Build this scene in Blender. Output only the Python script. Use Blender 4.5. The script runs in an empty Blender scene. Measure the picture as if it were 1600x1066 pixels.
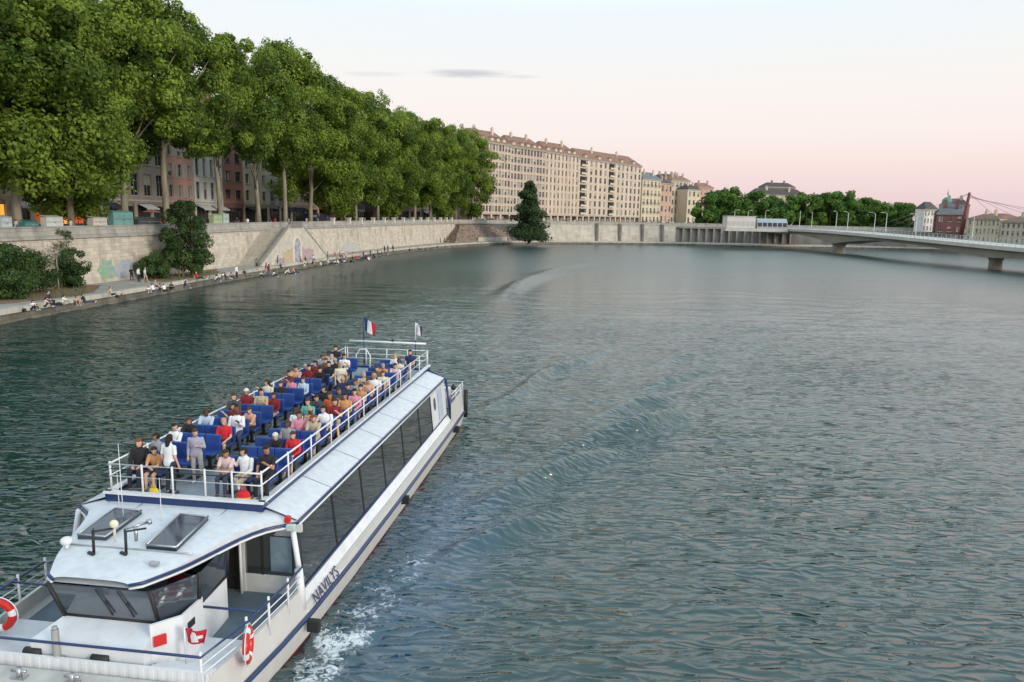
import bpy, bmesh, math, random
import numpy as np
from mathutils import Vector, Matrix, noise as mnoise

# ------------------------------------------------------------------ camera
FPX = 1150.0; CAM_H = 10.3; PITCH = math.radians(9.6); ROLL = math.radians(1.15)
_c, _s = math.cos(ROLL), math.sin(ROLL)
FW = Vector((0, math.cos(PITCH), -math.sin(PITCH)))
_r0 = Vector((1, 0, 0)); _u0 = Vector((0, math.sin(PITCH), math.cos(PITCH)))
RT = _r0*_c + _u0*_s; UP = _u0*_c - _r0*_s
sc = bpy.context.scene
C = sc.collection
cd = bpy.data.cameras.new('camera'); cam = bpy.data.objects.new('camera', cd); C.objects.link(cam)
cd.sensor_width = 36.0; cd.lens = 36.0*FPX/1600.0; cd.clip_end = 6000; cd.clip_start = 0.1
m4 = Matrix((RT, UP, -FW)).transposed().to_4x4(); m4.translation = (0, 0, CAM_H)
cam.matrix_world = m4
sc.camera = cam
# ------------------------------------------------------------------ light: pale dusk sky, soft low sun
SUN_EL, SUN_AZ = 16.0, 128.0          # azimuth: direction the light comes FROM, clockwise from +Y
w = bpy.data.worlds.new('World'); sc.world = w; w.use_nodes = True
nt = w.node_tree; nt.nodes.clear()
def N(t, nt_=None, **k):
    n = (nt_ or nt).nodes.new(t)
    for a, b in k.items(): setattr(n, a, b)
    return n
out = N('ShaderNodeOutputWorld'); bg = N('ShaderNodeBackground'); bg.inputs[1].default_value = 1.0
sky = N('ShaderNodeTexSky', sky_type='NISHITA', sun_disc=False)
sky.sun_elevation = math.radians(SUN_EL); sky.sun_rotation = math.radians(SUN_AZ)
geo = N('ShaderNodeTexCoord'); sep = N('ShaderNodeSeparateXYZ')
nt.links.new(geo.outputs['Generated'], sep.inputs[0])
ramp = N('ShaderNodeValToRGB'); cr = ramp.color_ramp
stops = [(0.0, (.58,.44,.47)), (0.02, (.70,.53,.55)), (0.065, (.79,.635,.615)), (0.105, (.82,.725,.69)), (0.16, (.81,.765,.735)), (0.25, (.735,.80,.83)), (0.36, (.98,1.07,1.10)), (0.6, (.80,.95,1.03)), (1.0, (.62,.80,.95))]
cr.elements[0].position = 0; cr.elements[0].color = (*stops[0][1], 1)
cr.elements[1].position = 1; cr.elements[1].color = (*stops[-1][1], 1)
for p, c in stops[1:-1]:
    e = cr.elements.new(p); e.color = (*c, 1)
nt.links.new(sep.outputs['Z'], ramp.inputs[0])
# azimuth tint: a little paler to the left of the view
skm = N('ShaderNodeMix', data_type='RGBA'); skm.inputs[0].default_value = 1.0; skm.blend_type = 'ADD'
sks = N('ShaderNodeVectorMath', operation='SCALE'); sks.inputs['Scale'].default_value = 0.006
nt.links.new(sky.outputs[0], sks.inputs[0])
nt.links.new(ramp.outputs[0], skm.inputs[6]); nt.links.new(sks.outputs[0], skm.inputs[7])
# thin lens cloud: ellipse in direction space broken by noise
def cloud_mask(px, pz_, rx, rz, amt):
    dvx = N('ShaderNodeMath', operation='DIVIDE'); nt.links.new(sep.outputs['X'], dvx.inputs[0]); nt.links.new(sep.outputs['Y'], dvx.inputs[1])
    dvz = N('ShaderNodeMath', operation='DIVIDE'); nt.links.new(sep.outputs['Z'], dvz.inputs[0]); nt.links.new(sep.outputs['Y'], dvz.inputs[1])
    cb = N('ShaderNodeCombineXYZ'); nt.links.new(dvx.outputs[0], cb.inputs[0]); nt.links.new(dvz.outputs[0], cb.inputs[1])
    mp = N('ShaderNodeMapping'); mp.inputs['Location'].default_value = (-px/rx, -pz_/rz, 0); mp.inputs['Scale'].default_value = (1/rx, 1/rz, 1)
    nt.links.new(cb.outputs[0], mp.inputs[0])
    nz = N('ShaderNodeTexNoise'); nz.inputs['Scale'].default_value = 1.6; nz.inputs['Detail'].default_value = 6
    nt.links.new(mp.outputs[0], nz.inputs[0])
    ad = N('ShaderNodeVectorMath', operation='MULTIPLY_ADD'); ad.inputs[1].default_value = (.9, 1.3, 0)
    sub = N('ShaderNodeVectorMath', operation='SUBTRACT'); sub.inputs[1].default_value = (.5, .5, .5)
    nt.links.new(nz.outputs['Color'], sub.inputs[0]); nt.links.new(sub.outputs[0], ad.inputs[0]); nt.links.new(mp.outputs[0], ad.inputs[2])
    ln = N('ShaderNodeVectorMath', operation='LENGTH'); nt.links.new(ad.outputs[0], ln.inputs[0])
    mr = N('ShaderNodeMapRange', interpolation_type='SMOOTHSTEP'); mr.inputs[1].default_value = 1.15; mr.inputs[2].default_value = .15; mr.inputs[3].default_value = 0; mr.inputs[4].default_value = amt
    nt.links.new(ln.outputs['Value'], mr.inputs[0])
    return mr.outputs[0]
def sky_uv(x, y):
    d = FW + RT*((x-800)/FPX) + UP*((533-y)/FPX)
    return d.x/d.y, d.z/d.y
cur = skm.outputs[2]
for (x, y, rx, ry, amt) in ((732, 115, .062, .0062, .62), (585, 116, .05, .004, .22), (815, 120, .03, .003, .25)):
    a, b = sky_uv(x, y)
    mk = cloud_mask(a, b, rx, ry, amt)
    mx = N('ShaderNodeMix', data_type='RGBA'); mx.inputs[7].default_value = (.40, .41, .47, 1)
    nt.links.new(mk, mx.inputs[0]); nt.links.new(cur, mx.inputs[6]); cur = mx.outputs[2]
nt.links.new(cur, bg.inputs[0]); nt.links.new(bg.outputs[0], out.inputs[0])
sl = bpy.data.lights.new('sun', 'SUN'); sl.energy = 1.8; sl.angle = math.radians(18); sl.color = (1.0, .88, .76)
so = bpy.data.objects.new('sun', sl); C.objects.link(so)
_az, _el = math.radians(SUN_AZ), math.radians(SUN_EL)
so.rotation_euler = Vector((-math.sin(_az)*math.cos(_el), -math.cos(_az)*math.cos(_el), -math.sin(_el))).to_track_quat('-Z', 'Y').to_euler()
sc.view_settings.view_transform = 'Standard'; sc.view_settings.look = 'None'; sc.view_settings.exposure = 0.22; sc.view_settings.gamma = 1.0
sc.render.engine = 'CYCLES'; sc.cycles.use_denoising = True; sc.cycles.max_bounces = 6; sc.cycles.diffuse_bounces = 3; sc.cycles.glossy_bounces = 4
sc.cycles.sample_clamp_indirect = 6; sc.cycles.sample_clamp_direct = 5
sc.cycles.denoising_prefilter = 'ACCURATE'; sc.cycles.denoising_input_passes = 'RGB_ALBEDO_NORMAL'
random.seed(7); rng = np.random.default_rng(7)

# ------------------------------------------------------------------ helpers
def px_ray(x, y): return FW + RT*((x-800)/FPX) + UP*((533-y)/FPX)
def ground(x, y, z=0.0):                       # point where a sight line meets height z
    d = px_ray(x, y); t = (z-CAM_H)/d.z
    return Vector((d.x*t, d.y*t, z))
def proj_x(p):
    v = Vector(p)-Vector((0, 0, CAM_H)); return 800+FPX*v.dot(RT)/v.dot(FW)
def proj_y(p):
    v = Vector(p)-Vector((0, 0, CAM_H)); return 533-FPX*v.dot(UP)/v.dot(FW)

def tag(o, label=None, cat=None, group=None, kind=None):
    if label: o['label'] = label
    if cat: o['category'] = cat
    if group: o['group'] = group
    if kind: o['kind'] = kind
    return o
def thing(name, label, cat, loc=(0,0,0), rz=0.0, group=None):
    o = bpy.data.objects.new(name, None); C.objects.link(o); o.location = loc; o.rotation_euler = (0,0,rz)
    o.empty_display_size = .3
    return tag(o, label, cat, group)
def copy_tree(o, parent=None):
    c = o.copy(); C.objects.link(c); c.parent = parent
    for ch in list(o.children): copy_tree(ch, c)
    return c

class MB:
    """collects shapes for one mesh"""
    def __init__(s): s.v = []; s.f = []; s.m = []; s.sm = []
    def add(s, vs, fs, mi=0, smooth=False, M=None):
        b = len(s.v)
        for p in vs:
            if M is not None: p = M @ Vector(p)
            s.v.append((p[0], p[1], p[2]))
        for f in fs:
            s.f.append(tuple(b+i for i in f)); s.m.append(mi); s.sm.append(smooth)
        return s
    def box(s, x0, x1, y0, y1, z0, z1, mi=0, M=None):
        vs = [(x,y,z) for z in (z0,z1) for y in (y0,y1) for x in (x0,x1)]
        return s.add(vs, [(0,2,3,1),(4,5,7,6),(0,1,5,4),(2,6,7,3),(0,4,6,2),(1,3,7,5)], mi, False, M)
    def bevbox(s, x0, x1, y0, y1, z0, z1, b=.02, mi=0, M=None):
        bm = bmesh.new()
        bmesh.ops.create_cube(bm, size=1)
        for v in bm.verts: v.co = Vector(((x0+x1)/2+v.co.x*(x1-x0), (y0+y1)/2+v.co.y*(y1-y0), (z0+z1)/2+v.co.z*(z1-z0)))
        bmesh.ops.bevel(bm, geom=bm.edges[:], offset=b, segments=2, affect='EDGES', profile=.5)
        bm.verts.index_update()
        s.add([v.co.copy() for v in bm.verts], [tuple(v.index for v in f.verts) for f in bm.faces], mi, False, M)
        bm.free(); return s
    def tube(s, pts, r, n=8, mi=0, cap=True, smooth=True, M=None, closed=False):
        pts = [Vector(p) for p in pts]; k = len(pts); pa = None
        rs = r if isinstance(r, (list, tuple)) else [r]*k
        vs = []; up = Vector((0,0,1))
        for i, p in enumerate(pts):
            if closed: t = (pts[(i+1)%k]-pts[i-1])
            else: t = pts[min(i+1,k-1)]-pts[max(i-1,0)]
            t.normalize()
            if pa is None:
                a = t.cross(up) if abs(t.z) < .95 else t.cross(Vector((0,1,0)))
            else: a = pa-t*pa.dot(t)
            if a.length < 1e-3: a = t.cross(Vector((1,0,0)))
            a.normalize(); pa = a; b = t.cross(a)
            for j in range(n):
                an = 2*math.pi*j/n
                vs.append(p + (a*math.cos(an)+b*math.sin(an))*rs[i])
        fs = []
        for i in range(k if closed else k-1):
            i2 = (i+1)%k
            for j in range(n):
                fs.append((i*n+j, i*n+(j+1)%n, i2*n+(j+1)%n, i2*n+j))
        if cap and not closed:
            fs.append(tuple(range(n-1,-1,-1))); fs.append(tuple((k-1)*n+j for j in range(n)))
        return s.add(vs, fs, mi, smooth, M)
    def loft(s, rings, mi=0, cap=True, smooth=True, M=None, mis=None):
        n = len(rings[0]); vs = [p for r in rings for p in r]; b = len(s.v)
        s.add(vs, [], mi, smooth, M)
        for i in range(len(rings)-1):
            for j in range(n):
                s.f.append((b+i*n+j, b+i*n+(j+1)%n, b+(i+1)*n+(j+1)%n, b+(i+1)*n+j)); s.m.append(mis[i] if mis else mi); s.sm.append(smooth)
        if cap:
            s.f.append(tuple(b+j for j in range(n-1,-1,-1))); s.m.append(mi); s.sm.append(False)
            s.f.append(tuple(b+(len(rings)-1)*n+j for j in range(n))); s.m.append(mi); s.sm.append(False)
        return s
    def prism(s, poly, z0, z1, mi=0, M=None):    # poly list of (x,y) CCW; z may be callables
        n = len(poly)
        f0 = z0 if callable(z0) else (lambda x,y: z0); f1 = z1 if callable(z1) else (lambda x,y: z1)
        vs = [(x,y,f0(x,y)) for x,y in poly]+[(x,y,f1(x,y)) for x,y in poly]
        fs = [tuple(range(n-1,-1,-1)), tuple(range(n,2*n))]+[(i,(i+1)%n,n+(i+1)%n,n+i) for i in range(n)]
        return s.add(vs, fs, mi, False, M)
    def ball(s, c, r, mi=0, sub=2, M=None):
        bm = bmesh.new(); bmesh.ops.create_icosphere(bm, subdivisions=sub, radius=1)
        rr = r if isinstance(r, (tuple, list)) else (r,r,r)
        bm.verts.index_update()
        s.add([Vector((c[0]+v.co.x*rr[0], c[1]+v.co.y*rr[1], c[2]+v.co.z*rr[2])) for v in bm.verts], [tuple(v.index for v in f.verts) for f in bm.faces], mi, True, M)
        bm.free(); return s
    def build(s, name, mats, parent=None):
        me = bpy.data.meshes.new(name); me.from_pydata(s.v, [], s.f)
        if not isinstance(mats, (list, tuple)): mats = [mats]
        for m in mats: me.materials.append(m)
        me.polygons.foreach_set('material_index', s.m); me.polygons.foreach_set('use_smooth', s.sm)
        me.update()
        o = bpy.data.objects.new(name, me); C.objects.link(o)
        if parent is not None: o.parent = parent
        return o

# ------------------------------------------------------------------ materials
def mat(name, col, rough=.6, var=.15, scale=2.0, bump=0.0, metal=0.0, col2=None, detail=6, streak=False, spec=.5, coat=0, emit=None, trans=0.0):
    m = bpy.data.materials.new(name); m.use_nodes = True; t = m.node_tree
    b = t.nodes['Principled BSDF']; b.inputs['Roughness'].default_value = rough; b.inputs['Metallic'].default_value = metal
    b.inputs['Specular IOR Level'].default_value = spec; b.inputs['Coat Weight'].default_value = coat
    if emit: b.inputs['Emission Color'].default_value = (*emit[0], 1); b.inputs['Emission Strength'].default_value = emit[1]
    tc = N('ShaderNodeTexCoord', t); mp = N('ShaderNodeMapping', t)
    if streak: mp.inputs['Scale'].default_value = (1, 1, .18)
    t.links.new(tc.outputs['Object'], mp.inputs[0])
    nz = N('ShaderNodeTexNoise', t); nz.inputs['Scale'].default_value = scale; nz.inputs['Detail'].default_value = detail; nz.inputs['Roughness'].default_value = .6
    t.links.new(mp.outputs[0], nz.inputs[0])
    r = N('ShaderNodeValToRGB', t)
    c1 = tuple(max(0, c*(1-var)) for c in col); c2 = col2 or tuple(min(1, c*(1+var)) for c in col)
    r.color_ramp.elements[0].color = (*c1, 1); r.color_ramp.elements[1].color = (*c2, 1)
    r.color_ramp.elements[0].position = .3; r.color_ramp.elements[1].position = .7
    t.links.new(nz.outputs[0], r.inputs[0]); t.links.new(r.outputs[0], b.inputs['Base Color'])
    if bump:
        bp = N('ShaderNodeBump', t); bp.inputs['Strength'].default_value = bump; bp.inputs['Distance'].default_value = .05
        t.links.new(nz.outputs[0], bp.inputs['Height']); t.links.new(bp.outputs[0], b.inputs['Normal'])
    return m
def stone_mat(name, col, mortar, bw=.9, bh=.4, var=.25, stain=(.10,.09,.075), samt=.5):
    """coursed stone: brick texture on a wall, weather stains from noise"""
    m = bpy.data.materials.new(name); m.use_nodes = True; t = m.node_tree; b = t.nodes['Principled BSDF']; b.inputs['Roughness'].default_value = .85
    uv = N('ShaderNodeUVMap', t); br = N('ShaderNodeTexBrick', t)
    br.inputs['Scale'].default_value = 1; br.inputs['Brick Width'].default_value = bw; br.inputs['Row Height'].default_value = bh
    br.inputs['Mortar Size'].default_value = .012; br.inputs['Mortar Smooth'].default_value = .3
    br.inputs['Color1'].default_value = (*[c*(1-var) for c in col], 1); br.inputs['Color2'].default_value = (*[min(1,c*(1+var)) for c in col], 1); br.inputs['Mortar'].default_value = (*mortar, 1)
    t.links.new(uv.outputs[0], br.inputs[0])
    mp = N('ShaderNodeMapping', t); mp.inputs['Scale'].default_value = (.5, .12, 1); t.links.new(uv.outputs[0], mp.inputs[0])
    nz = N('ShaderNodeTexNoise', t); nz.inputs['Scale'].default_value = 1.3; nz.inputs['Detail'].default_value = 8; nz.inputs['Roughness'].default_value = .65; t.links.new(mp.outputs[0], nz.inputs[0])
    mr = N('ShaderNodeMapRange', t); mr.inputs[1].default_value = .48; mr.inputs[2].default_value = .72; mr.inputs[4].default_value = samt; t.links.new(nz.outputs[0], mr.inputs[0])
    mx = N('ShaderNodeMix', t, data_type='RGBA'); mx.inputs[7].default_value = (*stain, 1)
    t.links.new(mr.outputs[0], mx.inputs[0]); t.links.new(br.outputs[0], mx.inputs[6]); t.links.new(mx.outputs[2], b.inputs['Base Color'])
    bp = N('ShaderNodeBump', t); bp.inputs['Strength'].default_value = .5; bp.inputs['Distance'].default_value = .03; t.links.new(br.outputs['Fac'], bp.inputs['Height']); bp.invert = True
    t.links.new(bp.outputs[0], b.inputs['Normal'])
    return m
def glass_mat(name, col, rough=.06, ior=1.7, var=.4, scale=.5):
    m = mat(name, col, rough, var, scale, spec=.8); m.node_tree.nodes['Principled BSDF'].inputs['IOR'].default_value = ior
    return m
_cm = {}
def cloth(col):
    k = tuple(round(c,3) for c in col)
    if k not in _cm: _cm[k] = mat('fabric', col, .85, .12, 14, bump=.1)
    return _cm[k]

M_white = mat('boat_white_paint', (.70,.72,.745), .34, .09, 2.2, coat=.2, streak=True)
M_white2 = mat('boat_white_lower', (.57,.57,.55), .45, .0, 3.0, streak=True, col2=(.52,.51,.485))
M_roofp = mat('roof_panel_white', (.62,.655,.69), .45, .10, 5, bump=.05)
M_navy = mat('navy_paint', (.010,.030,.115), .35, .1, 3, coat=.2)
M_blue = mat('royal_blue_vinyl', (.016,.055,.24), .5, .22, 5)
M_black = mat('black_rubber', (.018,.019,.022), .6, .3, 6)
M_red = mat('antifouling_red', (.30,.045,.02), .6, .4, 3)
M_redp = mat('red_paint', (.55,.02,.015), .4, .1, 5)
M_deck = mat('deck_grey_blue', (.12,.165,.20), .7, .12, 3, bump=.05)
M_deck2 = mat('top_deck_grey', (.24,.28,.31), .7, .16, 2.2, bump=.05)
M_steel = mat('steel', (.45,.46,.47), .35, .1, 4, metal=.8)
M_bglass = glass_mat('boat_tinted_glass', (.035,.040,.034), .04, 2.3)
M_wglass = glass_mat('windscreen_glass', (.05,.065,.085), .04, 1.8)
M_panel = glass_mat('dark_skylight_glass', (.025,.04,.07), .12, 1.5)
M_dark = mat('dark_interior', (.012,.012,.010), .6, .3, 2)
# ------------------------------------------------------------------ river banks
def catmull(P, step=2.0):
    P = [Vector(p) for p in P]; P = [P[0]*2-P[1]]+P+[P[-1]*2-P[-2]]; o = []
    for i in range(1, len(P)-2):
        n = max(1, int((P[i+1]-P[i]).length/step))
        for k in range(n):
            t = k/n
            o.append(.5*((2*P[i])+(P[i+1]-P[i-1])*t+(2*P[i-1]-5*P[i]+4*P[i+1]-P[i+2])*t*t+(3*P[i]-P[i-1]-3*P[i+1]+P[i+2])*t**3))
    o.append(P[-2]); return o
def resample(pts, n):
    L = [0]
    for a, b in zip(pts, pts[1:]): L.append(L[-1]+(b-a).length)
    o = []; j = 0
    for k in range(n):
        s_ = L[-1]*k/(n-1)
        while j < len(L)-2 and L[j+1] < s_: j += 1
        f = (s_-L[j])/max(1e-9, L[j+1]-L[j]); o.append(pts[j].lerp(pts[j+1], min(1, max(0, f))))
    return o
EDGE = catmull([(-44,-60),(-45.5,0),(-46,35),(-45.3,64.3),(-43.6,85),(-42.2,108),(-38.3,146),(-31.5,194),(-23,228),(-13,255),(-2,272),(13,286),(40,297),(66.6,301),(100,293),(136,300),(210,290),(330,262),(560,200)])
WALL = catmull([(-54,-60),(-55,0),(-55,40),(-53.4,75.6),(-50.8,95),(-48.3,111),(-44.6,145),(-38.6,180),(-34.6,205),(-28,235),(-20,262),(-6,281),(10,291),(32,302),(66,311),(100,313),(140,310),(212,299),(335,271),(568,208)])
def tang(c, i):
    t = c[min(i+1,len(c)-1)]-c[max(i-1,0)]; t.normalize(); return t
def offset(c, d):                         # positive: inland
    return [Vector((p.x-tang(c,i).y*d, p.y+tang(c,i).x*d)) for i, p in enumerate(c)]
def street_z(Y): return 7.15+.004*min(max(Y-75,0),235)
def wall_z(Y): return street_z(Y)+.98
def at_px(curve, px, z=8.0):              # the point of a curve seen at that column
    best = None
    for a, b in zip(curve, curve[1:]):
        if a.y < 8 or b.y < 8: continue
        xa, xb = proj_x((a.x,a.y,z)), proj_x((b.x,b.y,z))
        if (xa-px)*(xb-px) <= 0 and xa != xb:
            f = (px-xa)/(xb-xa); p = a.lerp(b, f); t = (b-a).normalized()
            return p, t
    return None
def strip(name, A, zA, B, zB, m, parent=None, uvs=False):
    """sheet between two matched curves; UV in metres"""
    n = len(A); v = []; f = []
    L = [0]
    for a, b in zip(A, A[1:]): L.append(L[-1]+(b-a).length)
    for i in range(n):
        v.append((A[i].x, A[i].y, zA[i] if isinstance(zA, list) else zA)); v.append((B[i].x, B[i].y, zB[i] if isinstance(zB, list) else zB))
    for i in range(n-1): f.append((2*i, 2*i+2, 2*i+3, 2*i+1))
    me = bpy.data.meshes.new(name); me.from_pydata(v, [], f); me.materials.append(m)
    uv = me.uv_layers.new(name='UVMap')
    W = [(Vector(v[2*i+1])-Vector(v[2*i])).length for i in range(n)]
    for p in me.polygons:
        for li in p.loop_indices:
            vi = me.loops[li].vertex_index; i = vi//2
            uv.data[li].uv = (L[i], W[i] if vi%2 else 0)
    me.update(); o = bpy.data.objects.new(name, me); C.objects.link(o)
    if parent: o.parent = parent
    return o
def profile_strip(name, base, prof, m, parent=None):
    """extrude a cross-section [(inland offset, z or f(Y))] along a curve"""
    n = len(base); k = len(prof); v = []; f = []; L = [0]
    for a, b in zip(base, base[1:]): L.append(L[-1]+(b-a).length)
    for i, p in enumerate(base):
        t = tang(base, i)
        for (d, z) in prof:
            v.append((p.x-t.y*d, p.y+t.x*d, z(p.y) if callable(z) else z))
    for i in range(n-1):
        for j in range(k-1):
            f.append((i*k+j, (i+1)*k+j, (i+1)*k+j+1, i*k+j+1))
    me = bpy.data.meshes.new(name); me.from_pydata(v, [], f); me.materials.append(m)
    uv = me.uv_layers.new(name='UVMap')
    H = [0]
    for j in range(1, k): H.append(H[-1]+(Vector(v[j])-Vector(v[j-1])).length)
    for p in me.polygons:
        for li in p.loop_indices:
            vi = me.loops[li].vertex_index; uv.data[li].uv = (L[vi//k], H[vi%k])
    me.update(); o = bpy.data.objects.new(name, me); C.objects.link(o)
    if parent: o.parent = parent
    return o

M_pave = mat('quay_paving', (.36,.34,.315), .85, .22, .6, bump=.2)
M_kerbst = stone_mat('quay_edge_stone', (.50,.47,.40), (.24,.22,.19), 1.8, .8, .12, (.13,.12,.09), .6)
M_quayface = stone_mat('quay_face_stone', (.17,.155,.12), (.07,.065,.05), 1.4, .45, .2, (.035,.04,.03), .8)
M_wall = stone_mat('embankment_stone', (.54,.485,.40), (.34,.305,.25), 1.1, .45, .14, (.19,.17,.135), .75)
M_coping = stone_mat('coping_stone', (.38,.365,.33), (.22,.205,.18), 1.6, .5, .12, (.13,.125,.11), .65)
M_wallfar = stone_mat('far_embankment_stone', (.50,.465,.39), (.32,.30,.25), 3, .9, .12, (.19,.18,.16), .6)
M_street = mat('street_asphalt', (.075,.075,.078), .9, .2, .3)
M_soil = mat('bare_soil', (.22,.14,.085), .95, .3, .8, bump=.4)
M_land = mat('far_ground', (.12,.13,.09), .95, .3, .02)

n_ = 260
E_ = resample(EDGE, n_); W_ = resample(WALL, n_)
tag(strip('lower_quay', [p for p in offset(E_, .55)], 1.2, offset(W_, .3), 1.2, M_pave), kind='structure')
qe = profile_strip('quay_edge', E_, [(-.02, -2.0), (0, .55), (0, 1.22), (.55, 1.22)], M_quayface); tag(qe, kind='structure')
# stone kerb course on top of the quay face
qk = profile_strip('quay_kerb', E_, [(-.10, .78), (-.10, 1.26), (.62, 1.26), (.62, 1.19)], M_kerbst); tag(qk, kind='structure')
Wi = offset(W_, .5)
inland = [Vector((p.x-tang(W_,i).y*9.0, p.y+tang(W_,i).x*9.0)) for i, p in enumerate(W_)]
deep = [Vector((p.x-tang(W_,i).y*700, p.y+tang(W_,i).x*700)) for i, p in enumerate(W_)]
zs = [street_z(p.y) for p in W_]
tag(strip('pavement', Wi, [z+.0 for z in zs], inland, [z+.05 for z in zs], M_pave), kind='structure')
tag(strip('road', inland, [z-.09 for z in zs], deep, [z-.09 for z in zs], M_street), kind='structure')
tag(profile_strip('road_kerb', inland, [(-.0, lambda Y: street_z(Y)+.05), (.12, lambda Y: street_z(Y)+.045), (.12, lambda Y: street_z(Y)-.1)], M_coping), kind='structure')

# embankment walls: near one (to where the rubble steps start), dark middle one, pale far one
i_end = min(range(n_), key=lambda i: (W_[i]-Vector((-20,262))).length)
i_far = min(range(n_), key=lambda i: (W_[i]-Vector((10,291))).length)
i_dk = min(range(n_), key=lambda i: (W_[i]-Vector((68,311))).length)
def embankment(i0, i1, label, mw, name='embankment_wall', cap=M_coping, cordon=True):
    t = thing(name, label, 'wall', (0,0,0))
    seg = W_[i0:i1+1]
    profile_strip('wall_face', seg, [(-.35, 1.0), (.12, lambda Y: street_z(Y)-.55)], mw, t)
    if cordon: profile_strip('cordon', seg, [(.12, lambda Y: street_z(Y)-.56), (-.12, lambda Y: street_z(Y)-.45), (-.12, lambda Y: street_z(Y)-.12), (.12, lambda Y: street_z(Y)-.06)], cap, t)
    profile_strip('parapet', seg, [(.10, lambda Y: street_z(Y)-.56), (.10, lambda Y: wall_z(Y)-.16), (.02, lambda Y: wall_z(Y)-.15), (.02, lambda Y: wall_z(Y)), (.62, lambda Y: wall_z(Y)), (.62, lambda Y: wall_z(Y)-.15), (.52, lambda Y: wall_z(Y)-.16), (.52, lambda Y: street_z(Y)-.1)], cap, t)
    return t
emb = embankment(0, i_end, 'long pale stone embankment wall with parapet behind the lower quay on the left', M_wall)
emb2 = embankment(i_end, i_far, 'dark stone embankment wall behind the conifer', mat('dark_wall', (.10,.10,.095), .9, .35, .5))
emb3 = embankment(i_far, i_dk, 'far pale concrete embankment wall between the conifer and the ramp', M_wallfar, cordon=False)
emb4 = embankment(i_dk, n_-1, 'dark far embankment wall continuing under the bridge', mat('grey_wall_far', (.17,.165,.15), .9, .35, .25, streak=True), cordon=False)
# buttress pilasters on the far walls, coping piers on the near parapet
def at_wall(off, px, z):
    r = at_px(offset(W_, off), px, z)
    if not r: return None, None
    p, t = r; return p, Matrix.Translation((p.x, p.y, 0)) @ Matrix.Rotation(math.atan2(t.y, t.x), 4, 'Z')
m_pi = mat('pilaster_stone', (.16,.15,.135), .9, .3, .6); m_pg = mat('pilaster_grey', (.24,.23,.21), .9, .3, .6); m_pp = mat('pale_pier_stone', (.58,.54,.47), .85, .15, 2)
for px in (932, 968, 1003, 1034):
    p, M = at_wall(0, px, 4); pl = MB(); pl.box(-.5, .5, -.85, -.05, 1.2, street_z(p.y)+.2, M=M); pl.build('pilaster', m_pi, emb3)
for px in range(1066, 1236, 12):
    p, M = at_wall(0, px, 4); pl = MB(); pl.box(-.35, .35, -1.2, -.15, 1.2, street_z(p.y)-1.2, M=M); pl.box(-2.0, 2.0, -1.3, -.2, street_z(p.y)-1.21, street_z(p.y)-.7, M=M); pl.build('pilaster', m_pg, emb4)
for px in (520,545,564,583,600,615,630,645,657,668,678,688,697,705):
    p, M = at_wall(.3, px, 8.5); z = wall_z(p.y); pl = MB()
    pl.bevbox(-.42, .42, -.42, .42, z-.9, z+.55, .06, M=M); pl.bevbox(-.52, .52, -.52, .52, z+.5, z+.72, .05, M=M); pl.build('parapet_pier', m_pp, emb)
# graffiti patches painted on the wall
def wall_patch(px, z0, z1, wid, m, name='graffiti', parent=emb, wob=.3):
    p, t = at_px(W_, px, 3); M = Matrix.Translation((p.x, p.y, 0)) @ Matrix.Rotation(math.atan2(t.y, t.x), 4, 'Z')
    o = MB(); n = 14; vs = [(0, -.345+.47*((z0+z1)/2-1)/(street_z(p.y)-1.55), (z0+z1)/2)]
    for k in range(n):
        a = 2*math.pi*k/n; rr = 1+random.uniform(-wob, wob)
        x = math.cos(a)*wid/2*rr; z = (z0+z1)/2+math.sin(a)*(z1-z0)/2*rr; z = max(z, 1.25)
        vs.append((x, -.36+.47*(z-1)/(street_z(p.y)-1.55), z))
    vs = [(x, y-.02, z) for x, y, z in vs]
    o.add(vs, [(0, k+1, (k+1)%n+1) for k in range(n)], 0, False, M)
    o.build(name, m, parent)
def spray(name, c1, c2, c3, scale):
    m = bpy.data.materials.new(name); m.use_nodes = True; t = m.node_tree; b = t.nodes['Principled BSDF']; b.inputs['Roughness'].default_value = .8
    tc = N('ShaderNodeTexCoord', t); nz = N('ShaderNodeTexNoise', t); nz.inputs['Scale'].default_value = scale; nz.inputs['Detail'].default_value = 3; nz.inputs['Distortion'].default_value = 1.5
    t.links.new(tc.outputs['Object'], nz.inputs[0]); r = N('ShaderNodeValToRGB', t); r.color_ramp.interpolation = 'EASE'
    r.color_ramp.elements[0].position = .36; r.color_ramp.elements[0].color = (*c1, 1); r.color_ramp.elements[1].position = .62; r.color_ramp.elements[1].color = (*c3, 1)
    e = r.color_ramp.elements.new(.5); e.color = (*c2, 1)
    t.links.new(nz.outputs[0], r.inputs[0]); t.links.new(r.outputs[0], b.inputs['Base Color']); return m
wall_patch(163, 1.2, 4.2, 3.4, spray('spray_green', (.42,.38,.31), (.17,.36,.31), (.30,.38,.16), 1.5))
wall_patch(194, 1.2, 3.6, 4.6, spray('spray_blue', (.42,.40,.36), (.36,.40,.46), (.30,.35,.45), .9))
wall_patch(545, 1.2, 3.6, 12, spray('spray_pale', (.46,.42,.35), (.40,.41,.42), (.44,.43,.40), .5))

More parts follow.
